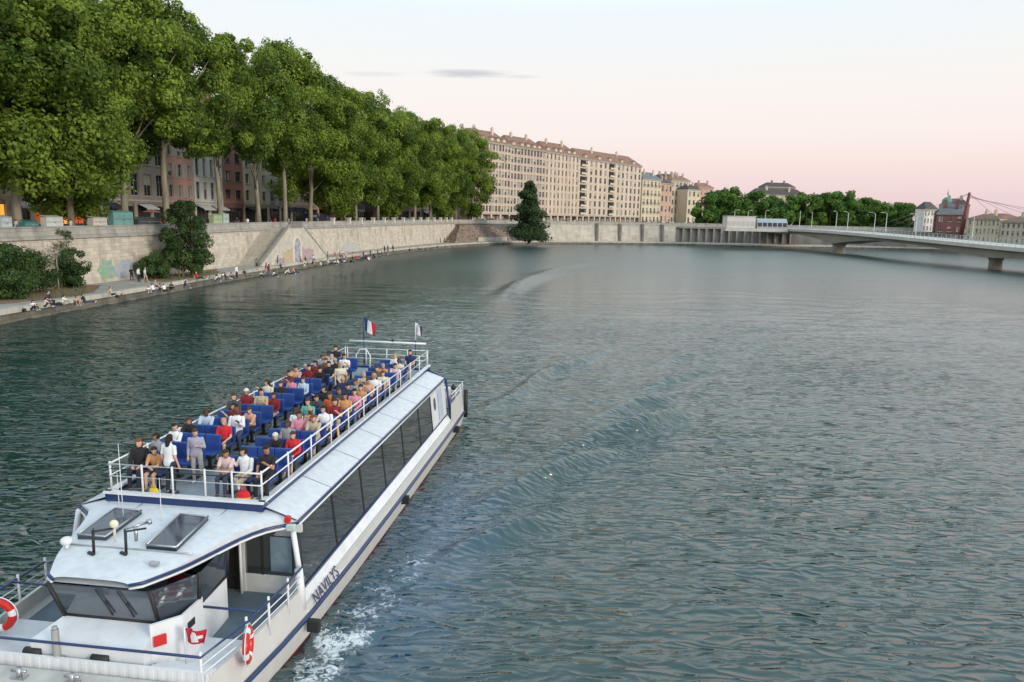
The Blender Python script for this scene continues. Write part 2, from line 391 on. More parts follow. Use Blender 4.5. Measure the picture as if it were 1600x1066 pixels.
# ------------------------------------------------------------------ double staircase
p0, t0_ = at_px(W_, 424, 3)
stair = thing('stone_staircase', 'stone double staircase with painted arch niche descending from street to lower quay', 'staircase', (p0.x, p0.y, 1.2), math.atan2(t0_.y, t0_.x))
M_scop = mat('stair_coping_stone', (.30,.28,.245), .85, .2, 1.5)
M_stair = mat('stair_stone', (.47,.44,.38), .85, .22, 1.5, streak=True); M_stairlight = mat('stair_front_stone', (.52,.475,.40), .85, .2, 1.0)
Hs = street_z(p0.y)-1.2; TL = 2.7; RUN = 11.5; OUT = 5.0     # landing half width, run, projection
b_ = MB()
b_.box(-TL, TL, -OUT, .1, 0, Hs)
b_.build('landing', M_stairlight, stair)
for sgn in (-1, 1):
    f_ = MB(); ns = 36
    for k in range(ns):
        x0 = TL+RUN*k/ns; x1 = TL+RUN*(k+1)/ns; h = Hs*(1-(k+1)/ns)
        if h < .02: continue
        f_.box(*(sorted((sgn*x0, sgn*x1))), -OUT+.35, .1, 0, h)
    f_.build('flight', M_stair, stair)
    # solid sloping balustrade with coping
    g = MB(); c_ = MB()
    for (ya, yb) in ((-OUT, -OUT+.36),):
        vs = []
        for y in (ya, yb):
            vs += [(sgn*(TL), y, 0), (sgn*(TL+RUN+.4), y, 0), (sgn*(TL+RUN+.4), y, .45), (sgn*TL, y, Hs+.45)]
        fs = [(0,1,2,3),(7,6,5,4),(3,2,6,7),(1,5,6,2),(0,3,7,4)]
        g.add(vs, fs)
        vs = []
        for (y, dz) in ((ya-.08, 0), (yb+.08, 0)):
            vs += [(sgn*TL, y, Hs+.45), (sgn*(TL+RUN+.5), y, .40), (sgn*(TL+RUN+.5), y, .72), (sgn*TL, y, Hs+.77)]
        c_.add(vs, [(0,1,2,3),(7,6,5,4),(3,2,6,7),(1,5,6,2),(0,3,7,4),(0,4,5,1)])
    g.build('balustrade', M_stairlight, stair); c_.build('coping', M_scop, stair)
b_ = MB(); b_.box(-TL-.05, TL+.05, -OUT-.06, -OUT+.34, Hs, Hs+.95); b_.box(-TL-.1, TL+.1, -OUT-.14, -OUT+.42, Hs+.95, Hs+1.12); b_.build('landing_parapet', M_coping, stair)
# arch surround + niche + graffiti
a_ = MB(); n = 18; R0, R1, zc = 1.4, 2.0, 2.9
ring = [(-R1, 0)]+[(-R1*math.cos(math.pi*k/n), zc+R1*math.sin(math.pi*k/n)) for k in range(n+1)]+[(R1, 0)]
inner = [(-R0, 0)]+[(-R0*math.cos(math.pi*k/n), zc+R0*math.sin(math.pi*k/n)) for k in range(n+1)]+[(R0, 0)]
for yy in (-OUT-.16,):
    vs = [(x, yy, z) for x, z in ring]+[(x, yy, z) for x, z in inner]; q = len(ring)
    vs += [(x, -OUT, z) for x, z in ring]+[(x, -OUT, z) for x, z in inner]
    a_.add(vs, [(i, i+1, q+i+1, q+i) for i in range(q-1)]+[(2*q+i, 2*q+i+1, i+1, i) for i in range(q-1)]+[(q+i, q+i+1, 3*q+i+1, 3*q+i) for i in range(q-1)])
a_.build('arch_surround', mat('arch_stone', (.64,.59,.47), .85, .15, 2), stair)
a_ = MB(); a_.add([(x, -OUT-.02, z) for x, z in inner], [tuple(range(len(inner)-1,-1,-1))]); a_.build('niche_panel', spray('spray_niche', (.30,.18,.36), (.34,.38,.44), (.40,.42,.40), .8), stair)
for (x0, x1, z1, cc) in ((-6.2, -2.1, 3.0, ((.42,.36,.28),(.5,.42,.22),(.40,.30,.28))), (2.1, 8.0, 3.2, ((.46,.30,.30),(.42,.36,.30),(.36,.20,.40))), (-9.5, -5.8, 1.6, ((.35,.32,.28),(.30,.26,.36),(.42,.38,.30)))):
    a_ = MB(); n = 9; top = [(x0+(x1-x0)*k/n, z1*random.uniform(.75, 1.05)*(1-.35*abs((x0+(x1-x0)*k/n)/7.5))) for k in range(n+1)]
    vs = [(x, -OUT-.015, .05) for x, z in top]+[(x, -OUT-.015, z) for x, z in top]
    a_.add(vs, [(k, k+1, n+2+k, n+1+k) for k in range(n)]); a_.build('graffiti', spray('spray_stair', *cc, 1.6), stair)

# ------------------------------------------------------------------ river
def axis(fine0, fine1, d, lo, hi, g=1.09):
    a = list(np.arange(fine0, fine1+1e-6, d)); s_ = d
    while a[-1] < hi: s_ *= g; a.append(a[-1]+s_)
    s_ = d; 
    while a[0] > lo: s_ *= g; a.insert(0, a[0]-s_)
    return np.array(a)
gx = axis(-16, 34, .2, -1400, 1600, 1.045); gy = axis(3, 70, .2, -400, 2200, 1.03)
X, Y = np.meshgrid(gx, gy); Zw = np.zeros_like(X)
def seg_dist(X, Y, pts):
    D = np.full(X.shape, 1e9); S = np.zeros(X.shape); tot = 0
    for (a, b) in zip(pts, pts[1:]):
        dx, dy = b[0]-a[0], b[1]-a[1]; L2 = dx*dx+dy*dy; L_ = math.sqrt(L2)
        t = np.clip(((X-a[0])*dx+(Y-a[1])*dy)/L2, 0, 1)
        ex, ey = X-(a[0]+t*dx), Y-(a[1]+t*dy); d = np.hypot(ex, ey)
        sg = np.sign(dx*ey-dy*ex); m = d < np.abs(D)
        D = np.where(m, d*sg, D); S = np.where(m, tot+t*L_, S); tot += L_
    return D, S/tot
crests = [([(732,643),(800,621),(851,583),(896,567),(953,545)], .10, .8), ([(930,655),(953,647),(1001,631),(1070,620)], .13, 1.0),
  ([(1000,612),(1043,596),(1106,574)], .10, 1.0), ([(1020,575),(1055,561),(1125,545)], .09, 1.2), ([(860,710),(918,688),(1001,666),(1060,645)], .16, 1.0),
  ([(740,800),(800,770),(860,742),(930,715),(980,700)], .17, .9), ([(690,880),(760,845),(830,822),(890,795)], .13, .8), ([(960,690),(1010,668),(1080,640)], .1, .9),
  ([(800,455),(822,438),(860,425),(910,414),(1000,408)], .16, 2.6), ([(780,470),(812,446),(850,433),(900,423)], .16, 2.4), ([(1000,600),(1080,570),(1160,550),(1240,540)], .06, 1.2)]
for pts, hgt, wd in crests:
    P = [tuple(v) for v in catmull([ground(x, y).xy for x, y in pts], 1.0)]
    D, S = seg_dist(X, Y, P)
    env = np.sin(np.clip(S, 0.02, .98)*math.pi)**.6
    wd *= .9; Zw += 3.0*hgt*env*np.exp(-(D/wd)**2)*np.cos(D/wd*1.6)
# boat frame for the wash
BA = math.radians(7.2); BO = Vector((-8.0, 17.0, 0))
U_ = (X-BO.x)*math.sin(BA)+(Y-BO.y)*math.cos(BA); V_ = (X-BO.x)*math.cos(BA)-(Y-BO.y)*math.sin(BA)
near = (np.abs(X) < 60) & (Y > -20) & (Y < 110)
rs = np.zeros_like(X)
for k, (wl, amp, ang) in enumerate([(2.9,.016,84),(2.1,.013,100),(1.45,.011,76),(1.1,.009,95),(.8,.006,108),(5.5,.02,90)]):
    a = math.radians(ang); ph = rng.uniform(0, 6)
    warp = 1.3*np.sin(X*.21+k)+1.1*np.sin(Y*.17+X*.09+2*k)+.7*np.sin(X*.53-Y*.31+k*3)
    rs += amp*np.sin(2*math.pi/wl*(X*math.cos(a)+Y*math.sin(a))+warp+ph)*(.6+.4*np.sin(X*.35+k*1.7+Y*.12))
Zw += np.where(near, 1.6*rs, 0)
vc = 3.85+.12*(U_+2); wdt = .75+.06*np.clip(U_+4, 0, 30)
foam = np.exp(-((V_-vc)/wdt)**2)*np.clip((15-U_)/15, 0, 1)**1.3*np.clip((U_+12)/6, 0, 1)
foam = np.maximum(foam, .9*np.exp(-((V_-3.45-.02*U_)/.28)**2)*np.clip((13-U_)/13, 0, 1)*np.clip((U_+9)/3, 0, 1))
foam = np.maximum(foam, .8*np.exp(-((V_+3.5)/.5)**2)*np.clip((9-U_)/9, 0, 1)*np.clip((U_+9)/3, 0, 1))
foam = np.maximum(foam, .5*np.exp(-((U_-20.4)/1.2)**2)*(np.abs(V_) < 3.4))
churn = np.exp(-((V_-4.9)/1.9)**2)*np.clip((16-U_)/8, 0, 1)*np.clip((U_+6)/8, 0, 1)
rr = rng.normal(size=X.shape)
Zw += foam*.05*np.abs(rr)*near
nx, ny = len(gx), len(gy)
me = bpy.data.meshes.new('river_water')
me.vertices.add(nx*ny); me.vertices.foreach_set('co', np.stack([X, Y, Zw], -1).reshape(-1).astype(np.float32))
ii, jj = np.meshgrid(np.arange(nx-1), np.arange(ny-1)); a = (jj*nx+ii).ravel()
q = np.stack([a, a+1, a+1+nx, a+nx], -1)
me.loops.add(q.size); me.loops.foreach_set('vertex_index', q.ravel().astype(np.int32))
me.polygons.add(len(q)); me.polygons.foreach_set('loop_start', (np.arange(len(q))*4).astype(np.int32)); me.polygons.foreach_set('loop_total', np.full(len(q), 4, np.int32))
me.polygons.foreach_set('use_smooth', np.ones(len(q), bool))
for nm, arr in (('foam', foam), ('churn', churn)):
    at_ = me.attributes.new(nm, 'FLOAT', 'POINT'); at_.data.foreach_set('value', arr.ravel().astype(np.float32))
me.update(); me.validate()
M_water = bpy.data.materials.new('river_water'); M_water.use_nodes = True; t = M_water.node_tree; b = t.nodes['Principled BSDF']
b.inputs['IOR'].default_value = 1.82; b.inputs['Roughness'].default_value = .05
tc = N('ShaderNodeTexCoord', t)
def wnoise(sc_, det, sx, sy, rot, dist_=0.0, rough=.55):
    mp = N('ShaderNodeMapping', t); mp.inputs['Rotation'].default_value = (0, 0, math.radians(rot)); mp.inputs['Scale'].default_value = (sx, sy, 1)
    t.links.new(tc.outputs['Object'], mp.inputs[0]); nz = N('ShaderNodeTexNoise', t); nz.inputs['Scale'].default_value = sc_; nz.inputs['Detail'].default_value = det
    nz.inputs['Roughness'].default_value = rough; nz.inputs['Distortion'].default_value = dist_
    t.links.new(mp.outputs[0], nz.inputs[0]); return nz.outputs[0]
def M2(op, a, b_=None, c=None):
    n = N('ShaderNodeMath', t, operation=op)
    for i, v in enumerate((a, b_, c)):
        if v is None: continue
        if isinstance(v, (int, float)): n.inputs[i].default_value = v
        else: t.links.new(v, n.inputs[i])
    return n.outputs[0]
big = wnoise(.045, 3, .7, 1.2, 8)          # patches of rougher and calmer water
n1 = wnoise(1.75, 1, .55, 1.4, 8, .35); n2 = wnoise(3.4, 3, .75, 1.4, -10, .5); n3 = wnoise(.28, 2, .6, 1.4, 14)
n1r = M2('SUBTRACT', 1.0, M2('ABSOLUTE', M2('MULTIPLY_ADD', n1, 4.0, -2.0)))
patch = N('ShaderNodeMapRange', t); patch.inputs[1].default_value = .35; patch.inputs[2].default_value = .65; patch.inputs[3].default_value = .45; patch.inputs[4].default_value = 1.2
t.links.new(big, patch.inputs[0])
h = M2('ADD', M2('MULTIPLY', n1r, .100), M2('ADD', M2('MULTIPLY', n2, .030), M2('MULTIPLY', n3, .05)))
sy_ = N('ShaderNodeSeparateXYZ', t); t.links.new(tc.outputs['Object'], sy_.inputs[0])
calm = N('ShaderNodeMapRange', t, interpolation_type='SMOOTHSTEP'); calm.inputs[1].default_value = -10; calm.inputs[2].default_value = 130; calm.inputs[3].default_value = 1.0; calm.inputs[4].default_value = .10; t.links.new(sy_.outputs['Y'], calm.inputs[0])
h = M2('MULTIPLY', h, calm.outputs[0])
h = M2('MULTIPLY', h, patch.outputs[0])
bp = N('ShaderNodeBump', t); bp.inputs['Strength'].default_value = 1.0; bp.inputs['Distance'].default_value = 1.0
t.links.new(h, bp.inputs['Height']); t.links.new(bp.outputs[0], b.inputs['Normal'])
fa = N('ShaderNodeAttribute', t, attribute_name='foam'); ca = N('ShaderNodeAttribute', t, attribute_name='churn')
fn = wnoise(5.5, 9, 1, 1, 0, .8, .75); fn2 = wnoise(1.1, 4, 1, 1, 20)
fm = M2('SUBTRACT', M2('ADD', fn, M2('MULTIPLY', fn2, .6)), M2('SUBTRACT', 1.13, M2('MULTIPLY', fa.outputs['Fac'], .42)))
fmk = N('ShaderNodeMapRange', t, interpolation_type='SMOOTHSTEP'); fmk.inputs[1].default_value = 0; fmk.inputs[2].default_value = .16; t.links.new(fm, fmk.inputs[0])
fk = M2('MULTIPLY', fmk.outputs[0], M2('MINIMUM', M2('MULTIPLY', fa.outputs['Fac'], 6), 1.0))
c1 = N('ShaderNodeMix', t, data_type='RGBA'); c1.inputs[6].default_value = (.005,.036,.033,1); c1.inputs[7].default_value = (.03,.10,.20,1)
t.links.new(M2('MULTIPLY', ca.outputs['Fac'], M2('MULTIPLY', fn2, 1.1)), c1.inputs[0])
c2 = N('ShaderNodeMix', t, data_type='RGBA'); c2.inputs[7].default_value = (.72,.78,.80,1); t.links.new(fk, c2.inputs[0]); t.links.new(c1.outputs[2], c2.inputs[6])
t.links.new(c2.outputs[2], b.inputs['Base Color'])
rgh = N('ShaderNodeMapRange', t); rgh.inputs[1].default_value = 20; rgh.inputs[2].default_value = 160; rgh.inputs[3].default_value = .03; rgh.inputs[4].default_value = .32; t.links.new(sy_.outputs['Y'], rgh.inputs[0])
rf = M2('ADD', M2('MULTIPLY', fk, .5), rgh.outputs[0]); t.links.new(rf, b.inputs['Roughness'])
me.materials.append(M_water)
wo = bpy.data.objects.new('river_water', me); C.objects.link(wo); tag(wo, kind='structure')
# ------------------------------------------------------------------ the boat (local: x = beam, y = towards the stern, z up)
boat = thing('tour_boat', 'long white two-deck river tour boat with navy trim and open top deck', 'boat', BO, -BA)
def sym(pts): return pts
ST = [(-7.3,.8),(-7.0,1.35),(-6.3,2.0),(-5.4,2.45),(-4.3,2.8),(-3,3.02),(-1.5,3.18),(0,3.28),(3,3.36),(8,3.4),(15,3.4),(19.0,3.34),(19.7,3.2)]
def hull_ring(u, hw):
    b = .0 if u > -6 else (-6-u)*.35
    return [(hw*.86, u+b, -.7), (hw*.96, u+b*.6, .04), (hw, u, .66), (hw-.02, u, .74), (hw-.06, u, .95), (-(hw-.06), u, .95), (-(hw-.02), u, .74), (-hw, u, .66), (-hw*.96, u+b*.6, .04), (-hw*.86, u+b, -.7)]
h_ = MB(); n = 10; rings = [hull_ring(u, hw) for u, hw in ST]
vs = [p for r in rings for p in r]; fs = []; ms = []
for i in range(len(rings)-1):
    for j in range(n):
        fs.append((i*n+j, (i+1)*n+j, (i+1)*n+(j+1)%n, i*n+(j+1)%n)); ms.append(1 if j in (0, 8, 9) else 0)
fs.append(tuple(range(n))); ms.append(0); fs.append(tuple((len(rings)-1)*n+j for j in range(n-1,-1,-1))); ms.append(0)
b0 = len(h_.v); h_.add(vs, []); h_.f += fs; h_.m += ms; h_.sm += [False]*len(fs)
h_.build('hull', [M_white2, M_red], boat)
for s_ in (1, -1):
    k_ = MB()
    pts = [(s_*(hw+.03), u, .72) for u, hw in ST[1:-1]]
    k_.tube(pts, .055, 8); k_.build('rub_strake', M_navy, boat)
    for u in (-.35, 7.7, 16.4):
        fb = MB(); fb.bevbox(*(sorted((s_*3.30, s_*3.62))), u-.07, u+.07, .40, .72, .03); fb.build('fender_bracket', M_black, boat)
# upper side band from strake to sill / bulwark top
def side_x(u):
    for (a, ha), (b2, hb) in zip(ST, ST[1:]):
        if a <= u <= b2: return ha+(hb-ha)*(u-a)/(b2-a)
    return ST[-1][1]
for s_ in (1, -1):
    g = MB(); us = [-4.0,-3,-2,-1,-.2]
    r = []
    for u in us:
        x = side_x(u)-.02
        r.append([(s_*x, u, .78), (s_*(x-.13), u, 1.38), (s_*(x-.21), u, 1.38), (s_*(x-.10), u, .78)])
    g.loft(r, smooth=False); g.build('bulwark', M_white2, boat)
    g = MB(); us = [-.2, 2, 6, 10, 14, 16.4]; r = []
    for u in us:
        x = side_x(u)-.02
        r.append([(s_*x, u, .78), (s_*3.06, u, 1.22), (s_*2.98, u, 1.24), (s_*2.85, u, .78)])
    g.loft(r, smooth=False); g.build('side_band', M_white, boat)
    g = MB(); us = [16.4, 18, 19.3]; r = []
    for u in us:
        x = side_x(u)-.04
        r.append([(s_*x, u, .78), (s_*(x-.06), u, 1.75), (s_*(x-.12), u, 1.75), (s_*(x-.10), u, .78)])
    g.loft(r, smooth=False); g.build('stern_bulwark', M_white2, boat)
g = MB(); g.box(-3.2, 3.2, 19.3, 19.38, .78, 1.75); g.build('transom_bulwark', M_white2, boat)
# decks
def plan(u0, u1, inset):
    us = [u for u, h2 in ST if u0 < u < u1]; us = [u0]+us+[u1]
    return [(side_x(u)-inset, u) for u in us]+[(-(side_x(u)-inset), u) for u in reversed(us)]
g = MB(); g.prism(plan(-7.2, 19.4, .1), .90, .985); g.build('main_deck', M_white2, boat)
g = MB(); g.prism(plan(-2.05, .18, .42), .96, 1.0); g.build('deck_floor', M_deck, boat)
g = MB(); g.prism(plan(16.6, 19.2, .25), .96, 1.0); g.build('stern_deck_floor', M_deck, boat)
g = MB(); g.prism(plan(-7.1, -4.05, .12), .96, 1.42); g.build('foredeck', mat('foredeck_beige', (.48,.47,.44), .7, .15, 2, bump=.1), boat)
g = MB(); g.prism(plan(-3.85, -2.05, .35), .96, 1.12); g.build('raised_deck_step', M_white, boat)
g = MB()                                             # corrugated front bulwark
for k in range(-27, 28):
    x = k*.1; g.box(x-.05, x+.05, -3.96-(.012 if k%2 else 0), -3.9, 1.12, 1.62)
g.build('front_bulwark', M_white, boat)
g = MB()
for k in range(5): g.box(1.5, 2.75, -3.84+k*.13, -3.73+k*.13, 1.12, 1.3+.05*(4-k))
g.build('deck_steps', M_white, boat)
# foredeck fittings
g = MB(); g.tube([(-.35,-3.85,1.1),(-.35,-3.85,2.16)], .07, 10); g.tube([(-.35,-3.85,2.16),(-.35,-3.85,2.22)], .05, 10); g.box(-.5, -.2, -3.93, -3.77, 1.1, 1.6); g.build('jack_post', mat('post_grey', (.30,.31,.31), .5, .15, 4), boat)
for x in (-.75, .35):
    g = MB(); g.tube([(x,-4.35,1.42),(x,-4.35,1.62)], .05, 10); g.tube([(x-.15,-4.35,1.56),(x+.15,-4.35,1.56)], .03, 8); g.box(x-.14, x+.14, -4.43, -4.27, 1.42, 1.45); g.build('bollard', M_steel, boat)
for x in (-.9, .55):
    g = MB(); g.bevbox(x-.2, x+.2, -3.88, -3.6, 1.12, 1.55, .04); g.tube([(x-.18,-3.8,1.6),(x+.18,-3.8,1.6)], .09, 10); g.build('deck_winch', M_black, boat)
g = MB(); g.tube([(-1.75,-4.5,1.42),(-1.75,-4.5,1.62),(-1.35,-4.5,1.62),(-1.35,-4.5,1.42)], .03, 6); g.tube([(-1.75,-4.8,1.42),(-1.75,-4.8,1.56),(-1.35,-4.8,1.56),(-1.35,-4.8,1.42)], .03, 6); g.build('hatch_handle', M_black, boat)
# rails round the foredeck: blue top rail, white posts, thin middle rails
def rail_run(name, pts, heights, mats_, r=.022):
    for h2, m_, rad in heights:
        g = MB(); g.tube([(x, y, z+h2) for x, y, z in pts], rad, 8); g.build(name, m_, boat)
tr = [(-3.0,-.9,0),(-2.98,-2.6,0),(-2.72,-3.92,0),(2.72,-3.92,0),(2.98,-2.6,0),(3.12,-1.0,0),(3.12,-.1,0)]
rail_run('hand_rail', tr, [(1.92, M_navy, .028)], None)
rail_run('middle_rail', tr[:3], [(1.72, M_white, .014), (1.55, M_white, .014)], None)
rail_run('middle_rail', tr[3:], [(1.74, M_white, .014), (1.56, M_white, .014)], None)
for (x, u) in ((-3.0,-.9),(-2.98,-1.75),(-2.97,-2.6),(2.96,-2.6),(3.04,-1.75),(3.1,-.9),(-2.7,-3.9),(2.7,-3.9)):
    g = MB(); g.tube([(x, u, 1.1), (x*1.0, u, 2.02)], .028, 8); g.build('rail_post', M_white, boat)
g = MB(); g.tube([(1.6,-2.2,1.92),(3.05,-2.2,1.92)], .028, 8); g.build('hand_rail', M_navy, boat)
g = MB(); g.tube([(-2.95,-1.9,1.92),(-.85,-1.9,1.92)], .028, 8); g.build('hand_rail', M_navy, boat)
g = MB(); g.tube([(3.15,-.25,.9),(3.06,-.2,1.9)], .10, 10); g.build('corner_pillar_base', M_white, boat)
# wheelhouse
wh = [(-.70,-3.12),(1.36,-3.12),(1.78,-2.35),(1.70,-1.05),(-1.0,-1.05),(-1.12,-2.35)]
g = MB(); g.prism(wh, .97, 2.02); g.build('wheelhouse_body', M_white, boat)
g = MB(); g.prism([(1.79,-2.3),(1.84,-2.3),(1.84,-3.05),(1.42,-3.5),(1.37,-3.46),(1.79,-3.02)], 1.1, 2.2); g.build('side_screen', M_white, boat)
g = MB(); g.box(1.62-.14, 1.62+.1, -3.36, -3.33, 1.75, 2.0); 
mm = Matrix.Translation((1.55,-3.40,1.85)) @ Matrix.Rotation(math.radians(47), 4, 'Z'); g = MB(); g.box(-.12,.12,-.03,-.01,-.11,.11, M=mm); g.build('red_plate', M_redp, boat)
g = MB(); g.box(1.845, 1.86, -2.9, -2.65, 1.8, 1.95); g.build('black_plate', M_black, boat)
# hood
g = MB(); g.add([(-.72,-3.12,2.02),(1.36,-3.12,2.02),(1.46,-3.80,1.86),(-.95,-3.80,1.86),(-.72,-3.12,1.0),(1.36,-3.12,1.0),(1.46,-3.80,1.0),(-.95,-3.80,1.0)],
  [(0,3,2,1),(3,7,6,2),(0,4,7,3),(1,2,6,5)]); g.build('console_hood', M_white, boat)
# windscreen: base on the body, top wider and leaning forward
zt_ = 2.80
top_ = [(-.92,-3.28),(1.02+.3,-3.28),(1.86,-2.4),(1.74,-1.0),(-1.05,-1.0),(-1.3,-2.4)]
names_ = ['windscreen','side_window','side_window','rear_window','side_window','side_window']
for i in range(6):
    a, b2 = wh[i], wh[(i+1)%6]; A2, B2 = top_[i], top_[(i+1)%6]
    g = MB(); e = .05
    g.add([(a[0],a[1],2.02),(b2[0],b2[1],2.02),(B2[0],B2[1],zt_),(A2[0],A2[1],zt_)], [(0,1,2,3)])
    g.build(names_[i], M_wglass, boat)
    g = MB(); g.tube([(a[0],a[1],2.0),(A2[0],A2[1],zt_)], .045, 6); g.build('window_pillar', M_black, boat)
    g = MB(); g.tube([(a[0],a[1],2.04),(b2[0],b2[1],2.04)], .035, 6); g.build('window_frame', M_black, boat)
for x in (.15, .62):
    g = MB(); g.tube([(x,-3.30,2.76),(x+.22,-3.20,2.25)], .014, 6); g.tube([(x+.14,-3.24,2.48),(x+.26,-3.19,2.16)], .02, 6); g.build('wiper', M_black, boat)
# cabin front wall at y=.2
zr = 2.84
g = MB()
g.box(-2.9, .60, .16, .24, 1.0, zr); g.box(1.42, 1.52, .14, .24, 1.0, zr); g.box(.60, .70, .14, .24, 1.0, zr); g.box(1.52, 3.02, .16, .24, 1.0, 1.48); g.box(1.52, 3.0, .15, .24, 2.66, zr); g.box(.70, 1.42, .15, .24, 2.68, zr)
g.build('cabin_front_wall', mat('cabin_wall_white', (.60,.60,.58), .5, .1, 2), boat)
g = MB(); g.box(.70, 1.42, .17, .21, 1.02, 2.68); d_ = g.build('cabin_door', M_dark, boat)
g = MB(); g.box(.74, 1.38, .14, .165, 2.48, 2.52); g.build('door_bar', M_white, d_)
g = MB(); g.box(1.52, 2.92, .17, .21, 1.48, 2.66); w_ = g.build('front_window', M_bglass, boat)
g = MB(); g.box(1.95, 2.0, .145, .168, 1.48, 2.66); g.build('mullion', M_black, w_)
g = MB(); g.bevbox(2.2, 2.75, .120, .165, 1.6, 2.5, .01); g.build('window_curtain', mat('pale_blue_curtain', (.16,.23,.28), .8, .25, 3), w_)
for x in (.62, 1.46):
    g = MB(); g.tube([(x,.05,1.0),(x,.05,zr)], .035, 8); g.build('roof_post', M_white, boat)
for s_ in (1,-1):
    g = MB(); g.tube([(s_*3.08,-.05,1.2),(s_*2.80,.1,zr)], .07, 8); g.build('corner_pillar', M_white, boat)
    g = MB(); g.tube([(s_*3.03,.12,1.25),(s_*2.86,.22,zr)], .05, 6); g.build('window_edge', M_black, boat)
# side windows
ms_ = [.2, 2.45, 4.75, 7.0, 9.3, 11.7, 13.7]
for s_ in (1,-1):
    for a, b2 in zip(ms_, ms_[1:]):
        g = MB(); g.add([(s_*3.02,a+.04,1.25),(s_*3.02,b2-.04,1.25),(s_*2.86,b2-.04,2.86),(s_*2.86,a+.04,2.86)], [(0,1,2,3) if s_>0 else (3,2,1,0)])
        g.build('side_window', M_bglass, boat)
    for a in ms_[1:]:
        g = MB(); g.add([(s_*3.035,a-.045,1.25),(s_*3.035,a+.045,1.25),(s_*2.875,a+.045,2.88),(s_*2.875,a-.045,2.88),(s_*2.95,a-.045,1.25),(s_*2.95,a+.045,1.25),(s_*2.79,a+.045,2.88),(s_*2.79,a-.045,2.88)],
            [(0,1,2,3),(4,7,6,5),(0,3,7,4),(1,5,6,2),(0,4,5,1),(3,2,6,7)]); g.build('mullion', M_black, boat)
    g = MB(); g.tube([(s_*3.04,.1,1.25),(s_*3.04,16.4,1.25)], .035, 6); g.build('window_sill', M_navy, boat)
    # white aft cabin side with door and porthole
    g = MB(); g.add([(s_*3.03,13.75,1.25),(s_*3.03,16.4,1.25),(s_*2.87,16.4,2.86),(s_*2.87,13.75,2.86)], [(0,1,2,3) if s_>0 else (3,2,1,0)]); ap = g.build('aft_side_panel', M_white, boat)
    k = lambda z: 3.045-(z-1.25)*.0994
    g = MB(); g.add([(s_*k(1.35),14.95,1.35),(s_*k(1.35),15.75,1.35),(s_*k(2.7),15.75,2.7),(s_*k(2.7),14.95,2.7)], [(0,1,2,3) if s_>0 else (3,2,1,0)]); g.build('aft_door', mat('door_pale_blue', (.42,.50,.60), .5, .1, 2), ap)
    g = MB(); vs = [(s_*(k(2.25+.28*math.sin(2*math.pi*i/16))+.006), 14.35+.17*math.cos(2*math.pi*i/16), 2.25+.28*math.sin(2*math.pi*i/16)) for i in range(16)]
    g.add(vs, [tuple(range(16)) if s_>0 else tuple(range(15,-1,-1))]); g.build('porthole', M_bglass, ap)
# core block so the cabin is closed and dark
g = MB(); g.box(-2.78, 2.78, .3, 16.36, 1.0, 2.86); g.build('cabin_core', M_dark, boat)
g = MB(); g.add([(-3.04,16.42,1.0),(3.04,16.42,1.0),(2.86,16.42,2.88),(-2.86,16.42,2.88)], [(0,1,2,3)]); g.build('cabin_back_wall', M_white, boat)
for s_ in (1,-1):
    g = MB(); g.tube([(s_*2.95,16.5,2.9),(s_*3.22,16.5,1.0)], .06, 8); g.build('stern_post', M_navy, boat)
# roof over wheelhouse and cabin front
half = [(1.0,-3.12),(1.42,-2.35),(1.68,-1.6),(1.93,-.85),(2.25,-.25),(2.84,.25)]
half = [(half[0][0]-.25,-3.2)]+half
arc = []
cur_ = catmull([(x,y) for x,y in half[1:]], .25)
edge_r = [Vector((.82,-3.22))]+[Vector((1.02,-3.08))]+list(cur_[1:])
polyr = [(p.x,p.y) for p in edge_r]+[(2.84,.3)]
pf = polyr+[(-x,y) for x,y in reversed(polyr)]
zf = lambda x,y: 2.93+.22*max(0,min(1,(y+3.2)/3.5))*(1-.9*max(0,(abs(x)-2.0)/.85 if abs(x)>2 else 0))
g = MB()
# crowned roof: triangulated fan strips between left and right edges
ys = [p[1] for p in polyr]; rows_ = []
for (x,y) in polyr:
    rows_.append([(x*f, y, zf(x*f,y)-(.05*abs(f)**6)) for f in (-1,-.9,-.7,-.4,0,.4,.7,.9,1)])
vs = [p for r in rows_ for p in r]; nn = 9
fs = [(i*nn+j,i*nn+j+1,(i+1)*nn+j+1,(i+1)*nn+j) for i in range(len(rows_)-1) for j in range(nn-1)]
g.add(vs, fs, 0, True)
n0 = len(pf); 
rim_t = [(x,y,zf(x,y)-.05) for x,y in pf]; rim_b = [(x,y,2.80) for x,y in pf]
g.add(rim_t+rim_b, [(i,i+1,n0+i+1,n0+i)[::-1] for i in range(n0-1)]+[tuple(range(n0,2*n0))], 0, False)
g.build('front_roof', M_roofp, boat)
rp = [(x*1.01,y-.01,2.86) for x,y in pf]
g = MB(); g.tube(rp, .035, 6); g.build('roof_edge_stripe', M_navy, boat)
g = MB(); g.tube([(x*1.015,y-.015,2.79) for x,y,z in rp], .028, 6); g.build('gutter', M_white, boat)
